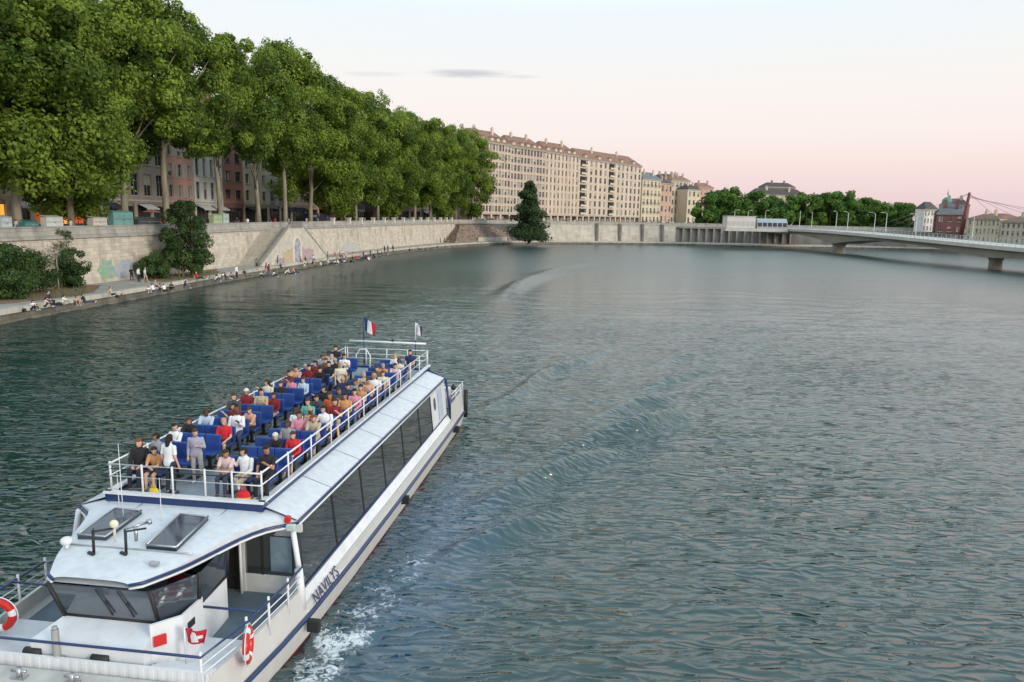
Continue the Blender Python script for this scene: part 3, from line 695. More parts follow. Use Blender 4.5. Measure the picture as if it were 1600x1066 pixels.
# slanting side roofs with seams
seams = [.25, 2.49, 4.85, 7.13, 9.28, 11.69, 14.1, 16.6]
for s_ in (1,-1):
    for a, b2 in zip(seams, seams[1:]):
        g = MB(); g.add([(s_*2.05,a+.015,3.20),(s_*2.05,b2-.015,3.20),(s_*2.84,b2-.015,2.93),(s_*2.84,a+.015,2.93)], [(0,3,2,1) if s_>0 else (0,1,2,3)])
        g.add([(s_*2.84,a+.015,2.93),(s_*2.84,b2-.015,2.93),(s_*2.84,b2-.015,2.80),(s_*2.84,a+.015,2.80)], [(0,3,2,1) if s_>0 else (0,1,2,3)]); g.build('roof_panel', M_roofp, boat)
    g = MB(); g.box(*sorted((s_*2.0,s_*2.80)), .3, 16.55, 2.86, 2.885)
    g.build('roof_backing', M_black, boat)
    g = MB()
    for a in seams: g.add([(s_*2.05,a-.02,3.192),(s_*2.05,a+.02,3.192),(s_*2.84,a+.02,2.922),(s_*2.84,a-.02,2.922)], [(0,3,2,1) if s_>0 else (0,1,2,3)])
    g.build('roof_seam', M_navy, boat)
    g = MB(); g.tube([(s_*2.87,.25,2.87),(s_*2.87,16.6,2.87)], .03, 6); g.build('roof_edge_stripe', M_navy, boat)
    g = MB(); g.tube([(s_*2.90,.2,2.81),(s_*2.90,16.6,2.81)], .028, 6); g.build('gutter', M_white, boat)
    g = MB(); g.box(*sorted((s_*1.99,s_*2.06)), .16, 17.12, 3.14, 3.33); g.build('fascia', M_navy, boat)
    g = MB(); g.box(*sorted((s_*1.93,s_*2.09)), .12, 17.16, 3.33, 3.385); g.build('fascia_cap', M_white, boat)
g = MB(); g.box(-2.06, 2.06, .10, .17, 3.13, 3.33); g.build('fascia', M_navy, boat)
g = MB(); g.box(-2.09, 2.09, .06, .22, 3.33, 3.385); g.build('fascia_cap', M_white, boat)
g = MB(); g.box(-2.05, 2.05, 16.65, 17.1, 2.85, 3.3); g.tube([(2.05,16.62,3.25),(2.86,16.62,2.92)], .035, 6); g.tube([(-2.05,16.62,3.25),(-2.86,16.62,2.92)], .035, 6); g.build('fascia', M_navy, boat)
g = MB(); g.box(-1.99, 1.99, .17, 17.1, 3.12, 3.21); g.build('top_deck', M_deck2, boat)
DZ = 3.21
g = MB(); g.tube([(x_, -2.02, zf(x_,-2.02)+.012) for x_ in (-1.5,-1.0,-.5,0,.5,1.0,1.5)], .018, 6); g.build('roof_seam', M_steel, boat)
for x_ in (-1.05, 1.15):
    g = MB(); g.tube([(x_, y_, zf(x_,y_)+.004) for y_ in (-.3,-.1,.1)], .008, 5); g.build('roof_seam', M_steel, boat)
# skylights, brackets, lamps, antennas on the front roof
def zroof(x,y): return zf(x,y)
for q in ([(.38,-1.95),(1.08,-1.95),(1.0,-.50),(.30,-.50)], [(-1.40,-1.75),(-.72,-1.75),(-.72,-.45),(-1.40,-.45)]):
    g = MB(); vs = [(x,y,zroof(x,y)+.10) for x,y in q]; vb = [(x,y,zroof(x,y)-.02) for x,y in q]
    g.add(vs+vb, [(0,1,2,3),(0,4,5,1),(1,5,6,2),(2,6,7,3),(3,7,4,0)]); sk = g.build('skylight', M_panel, boat)
    g = MB()
    for i in range(4): g.tube([vs[i], vs[(i+1)%4]], .022, 6)
    g.build('skylight_frame', M_steel, sk)
for x, y in ((-.60,-2.3),(.08,-2.2)):
    g = MB(); z = zroof(x,y); g.tube([(x,y,z),(x,y+.02,z+.5)], .03, 8); g.tube([(x-.12,y,z+.01),(x+.05,y-.08,z+.03)], .04, 6); g.tube([(x,y,z+.5),(x+.22,y+.4,z+.42)], .022, 6); g.tube([(x,y,z+.5),(x-.25,y+.35,z+.38)], .022, 6); g.build('lamp_bracket', M_black, boat)
g = MB(); g.ball((-.38,-1.9,3.5), (.10,.08,.10)); g.tube([(-.38,-1.9,3.1),(-.38,-1.9,3.45)], .03, 6); g.build('search_light', mat('lamp_cream', (.8,.74,.55), .3, .1, 4), boat)
g = MB(); g.tube([(.05,-1.8,3.1),(.05,-1.8,3.42)], .04, 8); g.tube([(-.1,-1.9,3.42),(.2,-1.6,3.46)], .035, 8); g.tube([(.2,-1.6,3.46),(.26,-1.54,3.47)], .07, 8); g.build('horn', M_steel, boat)
g = MB(); g.tube([(-1.35,-2.15,2.98),(-1.35,-2.15,3.08)], .05, 8); g.ball((-1.35,-2.15,3.15), (.13,.13,.10)); g.build('antenna_dome', M_white, boat)
g = MB(); g.bevbox(.86,1.06,-2.62,-2.5,2.98,3.06,.02); g.build('roof_light', M_steel, boat)
for x, y, h2 in ((-.95,-.8,1.9),(-.05,-.7,1.1),(-1.55,-.1,.9)):
    g = MB(); g.tube([(x,y,3.0),(x,y,3.05+h2)], [.014,.006], 6); g.build('whip_antenna', M_white, boat)
g = MB(); g.bevbox(2.62,2.76,.03,.16,2.92,3.09,.03); g.build('navigation_light', M_redp, boat)
g = MB(); g.bevbox(2.68,2.90,-.02,.1,2.74,2.90,.02); g.build('light_bracket', mat('pale_green_grey', (.5,.6,.56), .5, .1, 3), boat)
# top deck railings
RH = .68
rp_ = [(-1.98,17.05),(-1.98,.2),(1.98,.2),(1.98,17.05)]
for h2, rad, m_ in ((RH, .024, M_white), (RH*.55, .018, M_white)):
    g = MB(); g.tube([(x,y,3.38+h2) for x,y in rp_], rad, 8); g.build('top_rail' if h2 == RH else 'middle_rail', m_, boat)
g = MB(); g.tube([(-1.95,.24,3.38+RH*.8),(1.95,.24,3.38+RH*.8)], .016, 6); g.build('middle_rail', M_black, boat)
for k in range(12):
    for s_ in (1,-1):
        g = MB(); u = .25+k*1.52; g.tube([(s_*1.98,u,3.35),(s_*1.98,u,3.38+RH+.05)], .026, 8); g.build('rail_post', M_white, boat)
for x in (-1.1,-.3,.55,1.25):
    g = MB(); g.tube([(x,.2,3.35),(x,.2,3.38+RH+.03)], .026, 8); g.build('rail_post', M_white, boat)
# stern: rail, hoop, cross bar
for x in (-1.9,-1.0,0,1.0,1.9):
    g = MB(); g.tube([(x,17.05,3.35),(x,17.05,3.38+RH)], .022, 8); g.build('rail_post', M_white, boat)
for h2 in (RH,.42,.2):
    g = MB(); g.tube([(-1.95,17.05,3.38+h2),(1.95,17.05,3.38+h2)], .016, 6); g.build('stern_rail', M_white, boat)
g = MB(); g.tube([(-.95,15.6,3.2),(-.98,15.6,4.0),(-.8,15.6,4.28),(-.5,15.6,4.28),(-.32,15.6,4.0),(-.35,15.6,3.2)], .028, 8); g.build('stair_hoop', M_white, boat)
g = MB(); g.tube([(-1.85,17.2,4.36),(1.85,17.2,4.36)], .05, 8); g.build('stern_cross_bar', M_white, boat)
for x in (-1.15, 1.35):
    g = MB(); g.tube([(x,17.2,3.0),(x,17.2,4.5)], .035, 8); g.build('cross_bar_post', M_navy, boat)
g = MB(); g.ball((.25,17.2,4.46), .07); g.build('stern_light', M_black, boat)
# stern main deck fittings
for h2 in (1.95, 2.15):
    g = MB(); g.tube([(3.2,16.6,h2),(3.22,19.3,h2),(-3.22,19.3,h2),(-3.2,16.6,h2)], .022, 8); g.build('stern_deck_rail', M_white, boat)
for x, u in ((3.2,17.6),(3.2,18.6),(3.18,19.3),(1.6,19.3),(0,19.3),(-1.6,19.3),(-3.18,19.3),(-3.2,17.9)):
    g = MB(); g.tube([(x,u,1.6),(x,u,2.17)], .025, 8); g.build('rail_post', M_white, boat)
g = MB(); g.tube([(3.36,19.3,.35),(3.36,19.3,1.75)], .1, 8); g.build('corner_fender', M_black, boat)
g = MB(); g.bevbox(2.2,2.7,18.3,18.8,1.0,2.0,.05); g.build('stern_locker', M_white, boat)
g = MB(); g.ball((3.0,18.0,2.15), (.12,.12,.14)); g.build('fender_ball', M_black, boat)
# boat name lettering along the white band
def lettering(text, size, loc_, rot, m_, parent, ext=.004, shear=0.25):
    cu = bpy.data.curves.new('txt', 'FONT'); cu.body = text; cu.size = size; cu.extrude = ext; cu.shear = shear; cu.space_character = 1.05
    to = bpy.data.objects.new('txt', cu); C.objects.link(to); bpy.context.view_layer.update()
    me_ = bpy.data.meshes.new_from_object(to.evaluated_get(bpy.context.evaluated_depsgraph_get()))
    bpy.data.objects.remove(to)
    me_.materials.clear(); me_.materials.append(m_)
    o = bpy.data.objects.new('name_lettering', me_); C.objects.link(o); o.parent = parent; o.location = loc_; o.rotation_euler = rot
    return o
tl = lettering('NAVILYS', .40, (3.25,.12,.845), (0,0,0), M_navy, boat)
# place text plane on the leaning band: text x -> +y(boat), text y -> up the band
up_ = (Vector((3.06,0,1.22))-Vector((3.33,0,.78))).normalized(); xx = Vector((0,1,0)); zz = xx.cross(up_)
tl.matrix_local = Matrix.Translation(Vector((3.335,.12,.80))+zz*.012) @ Matrix((xx, up_, zz)).transposed().to_4x4()

# seats
def make_seat():
    g = MB(); g.bevbox(-.236,.236,-.24,.20,.40,.47,.025); g.bevbox(-.236,.236,.17,.25,.44,.90,.03)
    g.v = [(x, y+(.12*(z-.44) if (z > .5) else 0), z) for x, y, z in g.v]
    g.box(-.035,.035,-.02,.06,0,.40, mi=1); g.box(-.2,.2,-.02,.06,.36,.40, mi=1); g.box(-.14,.14,-.1,.14,0,.02, mi=1)
    return g.build('seat', [M_blue, M_black], boat)
seat0 = make_seat(); COLS = [-1.66,-1.18,-.70,.78,1.26,1.74]; ROW0, PITCH_R, NR = .95, .82, 20
first = True; ns_ = 0
for r in range(NR-1):
    for c in COLS:
        if r in (17,18) and c < -.5: continue
        if (r == 0 and c == -.70): continue
        o = seat0 if first else seat0.copy()
        if not first: C.objects.link(o); o.parent = boat
        first = False; o.location = (c, ROW0+r*PITCH_R, DZ); ns_ += 1
        if ns_ >= 100: break
    if ns_ >= 100: break
def bw(x, y, z): return BO+Vector((x*math.cos(BA)+y*math.sin(BA), -x*math.sin(BA)+y*math.cos(BA), z))
# flags and lifebuoys rest on the boat: things of their own
def flag(name, label, x, u, z0, z1, stripes, w_, h_, droop, vert=True, cross=False):
    t = thing(name, label, 'flag', bw(x,u,z0), -BA)
    g = MB(); g.tube([(0,0,0),(0,0,z1-z0)], .02, 8); g.build('staff', M_navy if z1-z0 > 1 else M_white, t)
    g = MB(); nx_, nz_ = 18, 8; vs = []
    for k in range(nz_+1):
        for i in range(nx_+1):
            a = i/nx_; f = k/nz_
            x_ = a*w_*(1-droop*.55)+.03*math.sin(a*9+f*2); z = (z1-z0)-.03-f*h_-droop*a*w_*.9
            vs.append((.02+x_, .06*math.sin(a*8+f*1.5)*(a+.2), z))
    for k in range(nz_):
        for i in range(nx_):
            s = int((i/nx_)*len(stripes)) if vert else 0
            if cross:
                cx, cz = abs((i+.5)/nx_-.5)*w_, abs((k+.5)/nz_-.5)*h_; s = 1 if (cx < .045 and cz < .12) or (cz < .045 and cx < .12) else 0
            g.add([vs[k*(nx_+1)+i], vs[k*(nx_+1)+i+1], vs[(k+1)*(nx_+1)+i+1], vs[(k+1)*(nx_+1)+i]], [(0,3,2,1)], s, True)
    o = g.build('cloth', [cloth(c) for c in stripes], t); sm = o.modifiers.new('thick', 'SOLIDIFY'); sm.thickness = .006
    return t
flag('tricolour_flag', 'blue white and red flag hanging above the stern cross bar', -1.15, 17.2, 4.4, 5.55, [(.01,.06,.16),(.75,.76,.8),(.50,.02,.05)], .75, .62, .5)
flag('white_flag', 'small white flag with dark edge above right end of the stern bar', 1.35, 17.2, 4.4, 5.35, [(.78,.74,.80),(.78,.74,.80),(.05,.04,.10)], .38, .5, .5)
flag('bow_flag', 'small red flag with white cross beside the wheelhouse', 2.02, -3.30, 1.25, 2.12, [(.55,.02,.04),(.8,.8,.8)], .42, .30, .05, vert=False, cross=True)
def lifebuoy(label, p, rz, tilt):
    t = thing('lifebuoy', label, 'lifebuoy', bw(*p), -BA+rz)
    g = MB(); n, m = 32, 10; vs = []; R_, r_ = .30, .085
    for i in range(n):
        a = 2*math.pi*i/n
        for j in range(m):
            b3 = 2*math.pi*j/m; vs.append(((R_+r_*math.cos(b3))*math.cos(a), r_*math.sin(b3)*.8, (R_+r_*math.cos(b3))*math.sin(a)))
    for i in range(n):
        for j in range(m):
            g.add([vs[i*m+j], vs[i*m+(j+1)%m], vs[((i+1)%n)*m+(j+1)%m], vs[((i+1)%n)*m+j]], [(0,1,2,3)], 1 if i%8 in (0,1) else 0, True)
    g.build('ring', [M_redp, M_white], t)
    g = MB(); g.tube([(.42*math.cos(2*math.pi*k/24), .0, .42*math.sin(2*math.pi*k/24)) for k in range(24)], .013, 5, closed=True); g.build('grab_rope', M_white, t)
lifebuoy('red and white lifebuoy on the left foredeck rail', (-2.62,-2.75,1.62), math.radians(10), 0)
lifebuoy('red and white lifebuoy on the right foredeck rail beside the flag', (3.06,-2.75,1.50), math.radians(108), 0)
# ------------------------------------------------------------------ people
M_skin = [mat('skin_light', (.58,.37,.27), .55, .08, 8), mat('skin_tan', (.38,.20,.12), .55, .08, 8), mat('skin_dark', (.12,.06,.04), .55, .1, 8)]
M_eye = mat('eye_dark', (.02,.015,.01), .3, .1, 5)
def capsule(a, b, ra, rb, n=10, ex=(1,1)):
    a, b = Vector(a), Vector(b); t = (b-a).normalized(); L_ = (b-a).length
    s = t.cross(Vector((0,1,0)));  s = s if s.length > .05 else t.cross(Vector((1,0,0)))
    s.normalize(); q = t.cross(s); rings = []
    for th in (-75,-45,-15): rings.append((-ra*math.sin(math.radians(-th))*1.0, ra*math.cos(math.radians(th))))
    for th in (15,45,75): rings.append((L_+rb*math.sin(math.radians(th)), rb*math.cos(math.radians(th))))
    return [[a+t*d+(s*math.cos(2*math.pi*j/n)*ex[0]+q*math.sin(2*math.pi*j/n)*ex[1])*r for j in range(n)] for d, r in rings]
def person_meshes(J):
    """J: joints; every joint a 3-vector. One continuous body surface by voxel-joining the limbs, clothes cut from it."""
    P = {k: Vector(v) for k, v in J.items()}
    segs = []
    def seg(tag_, a, b, ra, rb): segs.append((tag_, P[a] if isinstance(a, str) else Vector(a), P[b] if isinstance(b, str) else Vector(b), ra, rb))
    for s in 'lr':
        seg('uarm', 'sh_'+s, 'el_'+s, .052, .042); seg('farm', 'el_'+s, 'wr_'+s, .041, .028)
        seg('thigh', 'hip_'+s, 'kn_'+s, .085, .058); seg('calf', 'kn_'+s, 'an_'+s, .056, .038); seg('foot', 'an_'+s, 'toe_'+s, .04, .032)
    seg('pelvis', P['hip_l'].lerp(P['hip_r'], .15), P['hip_l'].lerp(P['hip_r'], .85), .115, .115)
    spine = P['neck']-P['pelvis']; 
    sd = (P['sh_l']-P['sh_r']).normalized()
    m = MB()
    for tg, a, b, ra, rb in segs: m.loft(capsule(a, b, ra, rb))
    fwd = sd.cross(spine.normalized()); rings = []
    for f, w2, d2 in ((-.12,.10,.08),(-.04,.16,.115),(.08,.165,.115),(.30,.145,.10),(.55,.165,.11),(.78,.185,.11),(.90,.175,.09),(.98,.09,.06),(1.02,.055,.05)):
        c = P['pelvis']+spine*f
        rings.append([c+sd*w2*math.cos(2*math.pi*j/16)+fwd*d2*math.sin(2*math.pi*j/16) for j in range(16)])
    m.loft(rings)
    m.loft(capsule(P['neck']-spine.normalized()*.04, P['head'], .056, .052))
    hc = P['head']; look = (P['look']-hc).normalized(); up = (hc-P['neck']).normalized(); up = (up-look*up.dot(look)*.7).normalized(); side = look.cross(up).normalized()
    rings = []
    for z, w2, d0, d1 in ((-.115,.03,.05,.065),(-.10,.045,.055,.085),(-.06,.062,.07,.092),(0,.074,.092,.092),(.05,.077,.098,.088),(.09,.068,.085,.07),(.115,.045,.055,.045),(.128,.015,.02,.015)):
        rings.append([hc+up*z+side*w2*math.cos(2*math.pi*j/16)+look*((d1 if math.sin(2*math.pi*j/16) > 0 else d0)*math.sin(2*math.pi*j/16)) for j in range(16)])
    m.loft(rings)
    m.loft(capsule(hc+look*.088+up*.012, hc+look*.105-up*.02, .012, .017, 6))
    for q in (-1, 1): m.loft(capsule(hc+side*q*.078+up*.015, hc+side*q*.078-up*.02, .016, .013, 6))
    for s in 'lr':                                   # palm
        d = (P['wr_'+s]-P['el_'+s]).normalized(); m.loft(capsule(P['wr_'+s], P['wr_'+s]+d*.075, .028, .034))
    o = m.build('body', M_skin[0]); md = o.modifiers.new('r', 'REMESH'); md.mode = 'VOXEL'; md.voxel_size = .0165
    sm = o.modifiers.new('s', 'SMOOTH'); sm.iterations = 2; sm.factor = .5
    bpy.context.view_layer.update()
    me_ = bpy.data.meshes.new_from_object(o.evaluated_get(bpy.context.evaluated_depsgraph_get())); bpy.data.objects.remove(o)
    nv = len(me_.vertices); co = np.zeros(nv*3, np.float32); me_.vertices.foreach_get('co', co); co = co.reshape(-1, 3)
    no = np.zeros(nv*3, np.float32); me_.vertices.foreach_get('normal', no); no = no.reshape(-1, 3)
    faces = [tuple(p.vertices) for p in me_.polygons]
    tags_ = ['head','neck','torso','pelvis','uarm','farm','hand','thigh','calf','foot']
    best = np.full(nv, 1e9); lab = np.zeros(nv, int); par = np.zeros(nv)
    def test(ti, a, b, ra, rb):
        nonlocal best, lab, par
        a = np.array(a); b = np.array(b); d = b-a; L2 = d@d
        t_ = np.clip(((co-a)@d)/max(L2, 1e-9), 0, 1); dist = np.linalg.norm(co-(a+t_[:, None]*d), axis=1)-(ra+(rb-ra)*t_)
        mk = dist < best; best = np.where(mk, dist, best); lab = np.where(mk, ti, lab); par = np.where(mk, t_, par)
    test(0, hc-up*.03, hc+up*.05, .085, .085); test(1, P['neck'], hc-up*.11, .055, .05)
    test(2, P['pelvis']+spine*.3, P['pelvis']+spine*.85, .14, .16); test(3, P['pelvis']-spine*.02, P['pelvis']+spine*.12, .13, .14)
    for tg, a, b, ra, rb in segs:
        if tg == 'pelvis': continue
        test(tags_.index(tg), a, b, ra, rb)
    for s in 'lr':
        d = (P['wr_'+s]-P['el_'+s]).normalized(); test(6, P['wr_'+s]+d*.015, P['wr_'+s]+d*.1, .03, .035)
    def cut(name, keep, off):
        idx = np.full(nv, -1); fs = [f for f in faces if all(keep[v] for v in f)]
        used = sorted({v for f in fs for v in f}); 
        if not used: return None
        for k, v in enumerate(used): idx[v] = k
        offs = off if isinstance(off, np.ndarray) else np.full(nv, off)
        mm_ = bpy.data.meshes.new(name); mm_.from_pydata([tuple(co[v]+no[v]*offs[v]) for v in used], [], [tuple(idx[v] for v in f) for f in fs])
        for p in mm_.polygons: p.use_smooth = True
        mm_.materials.append(M_skin[0]); return mm_
    hl = np.array([hc.x, hc.y, hc.z]); lk, upn, sdn = np.array(look), np.array(up), np.array(side)
    rel = co-hl; fz = rel@upn; ff = rel@lk
    hairk = (lab == 0) & ((fz > .055) | ((ff < .012) & (fz > -.055)))
    R = {}
    R['shirt'] = cut('shirt', (lab == 2) | (lab == 3) | ((lab == 4) & (par < .75)), .012)
    R['long_shirt'] = cut('shirt', (lab == 2) | (lab == 3) | (lab == 4) | ((lab == 5) & (par < .93)), .013)
    R['trousers'] = cut('trousers', (lab == 3) | (lab == 7) | ((lab == 8) & (par < .95)), .011)
    R['shorts'] = cut('shorts', (lab == 3) | ((lab == 7) & (par < .85)), .013)
    sdv = np.array([sd.x, sd.y, sd.z]); lr_ = (co-np.array(P['pelvis']))@sdv
    mid_ = np.array(P['an_l'])@sdv+np.array(P['an_r'])@sdv; lr2 = co@sdv-mid_/2
    dl = np.minimum(np.linalg.norm(co-np.array(P['an_l']),axis=1), np.linalg.norm(co-np.array(P['toe_l']),axis=1)); dr = np.minimum(np.linalg.norm(co-np.array(P['an_r']),axis=1), np.linalg.norm(co-np.array(P['toe_r']),axis=1))
    R['shoe_l'] = cut('shoe', (lab == 9) & (dl < dr), .009); R['shoe_r'] = cut('shoe', (lab == 9) & (dl >= dr), .009)
    R['hair'] = cut('hair', hairk, .014)
    lh = MB(); lh.loft(capsule(hc-look*.05+up*.04, hc-look*.075-up*.17, .075, .06)); lh.loft(capsule(hc+up*.03-look*.01, hc-up*.01-look*.02, .083, .08))
    R['hair_long_extra'] = lh
    # fingers and eyes join the body mesh
    x = MB(); x.v = [tuple(c) for c in co]; x.f = faces; x.m = [0]*len(faces); x.sm = [True]*len(faces)
    for s in 'lr':
        d = (P['wr_'+s]-P['el_'+s]).normalized(); base = P['wr_'+s]+d*.085
        lat = d.cross(Vector((0,0,1))); lat = lat if lat.length > .1 else d.cross(Vector((0,1,0))); lat.normalize(); dn = d.cross(lat).normalized()
        if dn.z > 0: dn = -dn
        for k, ln in ((-1.5,.058),(-.5,.072),(.5,.07),(1.5,.055)):
            q0 = base+lat*k*.017; q1 = q0+d*ln*.55+dn*.006; q2 = q1+d*ln*.35+dn*.022
            x.tube([q0-d*.02, q1, q2], [.0085,.008,.0065], 6)
        sg = 1 if s == 'l' else -1
        q0 = P['wr_'+s]+d*.03+lat*sg*.028; q1 = q0+d*.03+lat*sg*.022; x.tube([q0, q1, q1+d*.03], [.011,.0095,.007], 6)
    for q in (-1, 1): x.ball(hc+look*.086+side*q*.031+up*.018, (.011,.011,.009), 1, 1)
    x.ball(hc+look*.086-up*.062, (.02,.01,.006), 1, 1)
    bo = x.build('body', [M_skin[0], M_eye]); R['body'] = bo.data; bpy.data.objects.remove(bo)
    lo = lh.build('hair', M_skin[0]); ld = lo.data; bpy.data.objects.remove(lo)
    # long hair = cap + back fall in one mesh
    j = MB(); hv = R['hair']; j.add([tuple(v.co) for v in hv.vertices], [tuple(p.vertices) for p in hv.polygons], 0, True); j.add([tuple(v.co) for v in ld.vertices], [tuple(p.vertices) for p in ld.polygons], 0, True)
    jo = j.build('hair', M_skin[0]); R['hair_long'] = jo.data; bpy.data.objects.remove(jo)
    del R['hair_long_extra']
    return R
def base_stand(lean=0.0):
    return dict(pelvis=(0,0,.93), neck=(0,-.02-lean,1.44), head=(0,-.05-lean*1.3,1.59), look=(0,-1,1.5), sh_l=(.175,0-lean,1.38), sh_r=(-.175,0-lean,1.38),
      el_l=(.22,.03-lean,1.10), el_r=(-.22,.03-lean,1.10), wr_l=(.23,-.06-lean,.86), wr_r=(-.23,-.06-lean,.86), hip_l=(.09,0,.90), hip_r=(-.09,0,.90),
      kn_l=(.10,-.02,.48), kn_r=(-.10,-.02,.48), an_l=(.10,.02,.07), an_r=(-.10,.02,.07), toe_l=(.12,-.13,.03), toe_r=(-.12,-.13,.03))
def base_sit():
    return dict(pelvis=(0,.08,.56), neck=(0,.10,1.06), head=(0,.07,1.21), look=(0,-1,1.1), sh_l=(.175,.10,1.0), sh_r=(-.175,.10,1.0),
      el_l=(.22,.0,.74), el_r=(-.22,.0,.74), wr_l=(.10,-.18,.65), wr_r=(-.10,-.18,.65), hip_l=(.09,.06,.55), hip_r=(-.09,.06,.55),
      kn_l=(.11,-.34,.54), kn_r=(-.11,-.34,.54), an_l=(.11,-.36,.09), an_r=(-.11,-.36,.09), toe_l=(.13,-.50,.035), toe_r=(-.13,-.50,.035))
def upd(d, **k): d.update(k); return d
POSES = {
 'sit_a': base_sit(),
 'sit_b': upd(base_sit(), neck=(.02,-.02,1.04), head=(.03,-.08,1.18), sh_l=(.19,-.02,.98), sh_r=(-.16,0,.99), el_l=(.17,-.20,.74), el_r=(-.17,-.18,.74), wr_l=(-.03,-.33,.78), wr_r=(.04,-.36,.74), look=(.3,-1,1.0)),
 'sit_c': upd(base_sit(), look=(.9,-.6,1.2), el_l=(.25,-.10,.80), wr_l=(.16,-.30,.98), wr_r=(-.12,-.22,.64), kn_l=(.16,-.33,.54), an_l=(.22,-.38,.09), toe_l=(.26,-.51,.035)),
 'sit_d': upd(base_sit(), look=(-.9,-.7,1.2), neck=(-.03,.12,1.06), head=(-.05,.10,1.21), el_r=(-.30,.10,.80), wr_r=(-.40,.02,.95), kn_r=(-.05,-.36,.62), an_r=(.12,-.48,.44), toe_r=(.2,-.58,.42)),
 'stand_a': base_stand(),
 'stand_b': upd(base_stand(), el_l=(.24,-.02,1.12), wr_l=(.10,-.24,1.22), look=(.5,-1,1.5), kn_l=(.13,-.06,.48), an_l=(.16,.0,.07), toe_l=(.2,-.14,.03)),
 'walk': upd(base_stand(.02), kn_l=(.09,-.18,.50), an_l=(.09,-.26,.09), toe_l=(.10,-.40,.06), kn_r=(-.09,.03,.48), an_r=(-.09,.28,.13), toe_r=(-.10,.18,.03), wr_l=(.22,.16,.90), el_l=(.22,.12,1.1), wr_r=(-.22,-.22,.92), el_r=(-.22,-.02,1.1)),
 'lean': upd(base_stand(.26), el_l=(.20,-.42,1.12), wr_l=(.12,-.55,1.0), el_r=(-.20,-.42,1.12), wr_r=(-.12,-.55,1.0), neck=(0,-.24,1.36), head=(0,-.33,1.49), sh_l=(.175,-.22,1.31), sh_r=(-.175,-.22,1.31), look=(0,-1.2,1.2)),
 'ground_a': dict(pelvis=(0,.1,.13), neck=(0,.26,.62), head=(0,.24,.77), look=(0,-1,.7), sh_l=(.175,.25,.56), sh_r=(-.175,.25,.56), el_l=(.24,.40,.33), el_r=(-.24,.40,.33), wr_l=(.24,.46,.08), wr_r=(-.24,.46,.08),
      hip_l=(.09,.08,.12), hip_r=(-.09,.08,.12), kn_l=(.12,-.33,.22), kn_r=(-.12,-.33,.16), an_l=(.12,-.72,.08), an_r=(-.12,-.74,.07), toe_l=(.14,-.78,.2), toe_r=(-.14,-.80,.19)),
 'ground_b': dict(pelvis=(0,.1,.13), neck=(0,.02,.60), head=(.01,-.04,.74), look=(.3,-1,.6), sh_l=(.175,.03,.54), sh_r=(-.175,.03,.54), el_l=(.22,-.2,.44), el_r=(-.22,-.2,.44), wr_l=(.05,-.40,.42), wr_r=(-.05,-.40,.42),
      hip_l=(.09,.08,.12), hip_r=(-.09,.08,.12), kn_l=(.13,-.28,.46), kn_r=(-.13,-.28,.46), an_l=(.12,-.42,.07), an_r=(-.12,-.42,.07), toe_l=(.13,-.56,.03), toe_r=(-.13,-.56,.03)),
 'edge': None,
}
e_ = base_sit(); POSES['edge'] = {k: (v[0], v[1], v[2]-.45) if k != 'look' else (0,-1,.6) for k, v in e_.items()}
PM = {}
SKINS = [0,0,1,0,1,0,2,0]
HAIRC = {'black':(.012,.010,.009), 'brown':(.06,.03,.015), 'dark brown':(.03,.016,.010), 'blond':(.42,.28,.12), 'white':(.62,.60,.58), 'red':(.18,.05,.02), 'grey':(.3,.3,.3)}
def person(pose, loc, rz, label, shirt, trousers=(.02,.025,.04), hair='black', long=False, sleeves=False, shorts=False, skin=0, group=None, scale=1.0):
    if pose not in PM: PM[pose] = person_meshes(POSES[pose])
    R = PM[pose]; t = thing('person', label, 'person', loc, rz, group)
    t.scale = (scale,)*3
    def put(nm, me_, m_):
        if me_ is None: return
        o = bpy.data.objects.new(nm, me_); C.objects.link(o); o.parent = t
        o.material_slots[0].link = 'OBJECT'; o.material_slots[0].material = m_
    put('body', R['body'], M_skin[skin])
    put('shirt', R['long_shirt' if sleeves else 'shirt'], cloth(shirt))
    put('shorts' if shorts else 'trousers', R['shorts' if shorts else 'trousers'], cloth(trousers))
    sh_ = cloth((.05,.05,.06) if random.random() < .6 else (.5,.5,.5)); put('shoe', R['shoe_l'], sh_); put('shoe', R['shoe_r'], sh_)
    put('hair', R['hair_long' if long else 'hair'], cloth(HAIRC[hair]))
    return t
COL = {'white':(.72,.73,.74), 'black':(.015,.015,.018), 'grey':(.28,.28,.30), 'lilac grey':(.34,.33,.42), 'orange':(.52,.11,.03), 'tan':(.52,.27,.11), 'dark red':(.20,.015,.02), 'red':(.55,.02,.03),
  'pink':(.62,.25,.32), 'pale pink':(.65,.48,.47), 'pale blue':(.45,.55,.68), 'navy':(.02,.03,.10), 'beige':(.46,.38,.27), 'green':(.06,.25,.16), 'teal green':(.10,.42,.33), 'peach':(.62,.33,.22), 'cream':(.62,.58,.46), 'brown':(.14,.07,.04), 'purple':(.16,.07,.26), 'yellow':(.6,.45,.05), 'dark grey':(.06,.06,.07)}
ORD = ['front','second','third','fourth','fifth','sixth','seventh','eighth','ninth','tenth','eleventh','twelfth','thirteenth','fourteenth','fifteenth','sixteenth','seventeenth','eighteenth','nineteenth','twentieth']
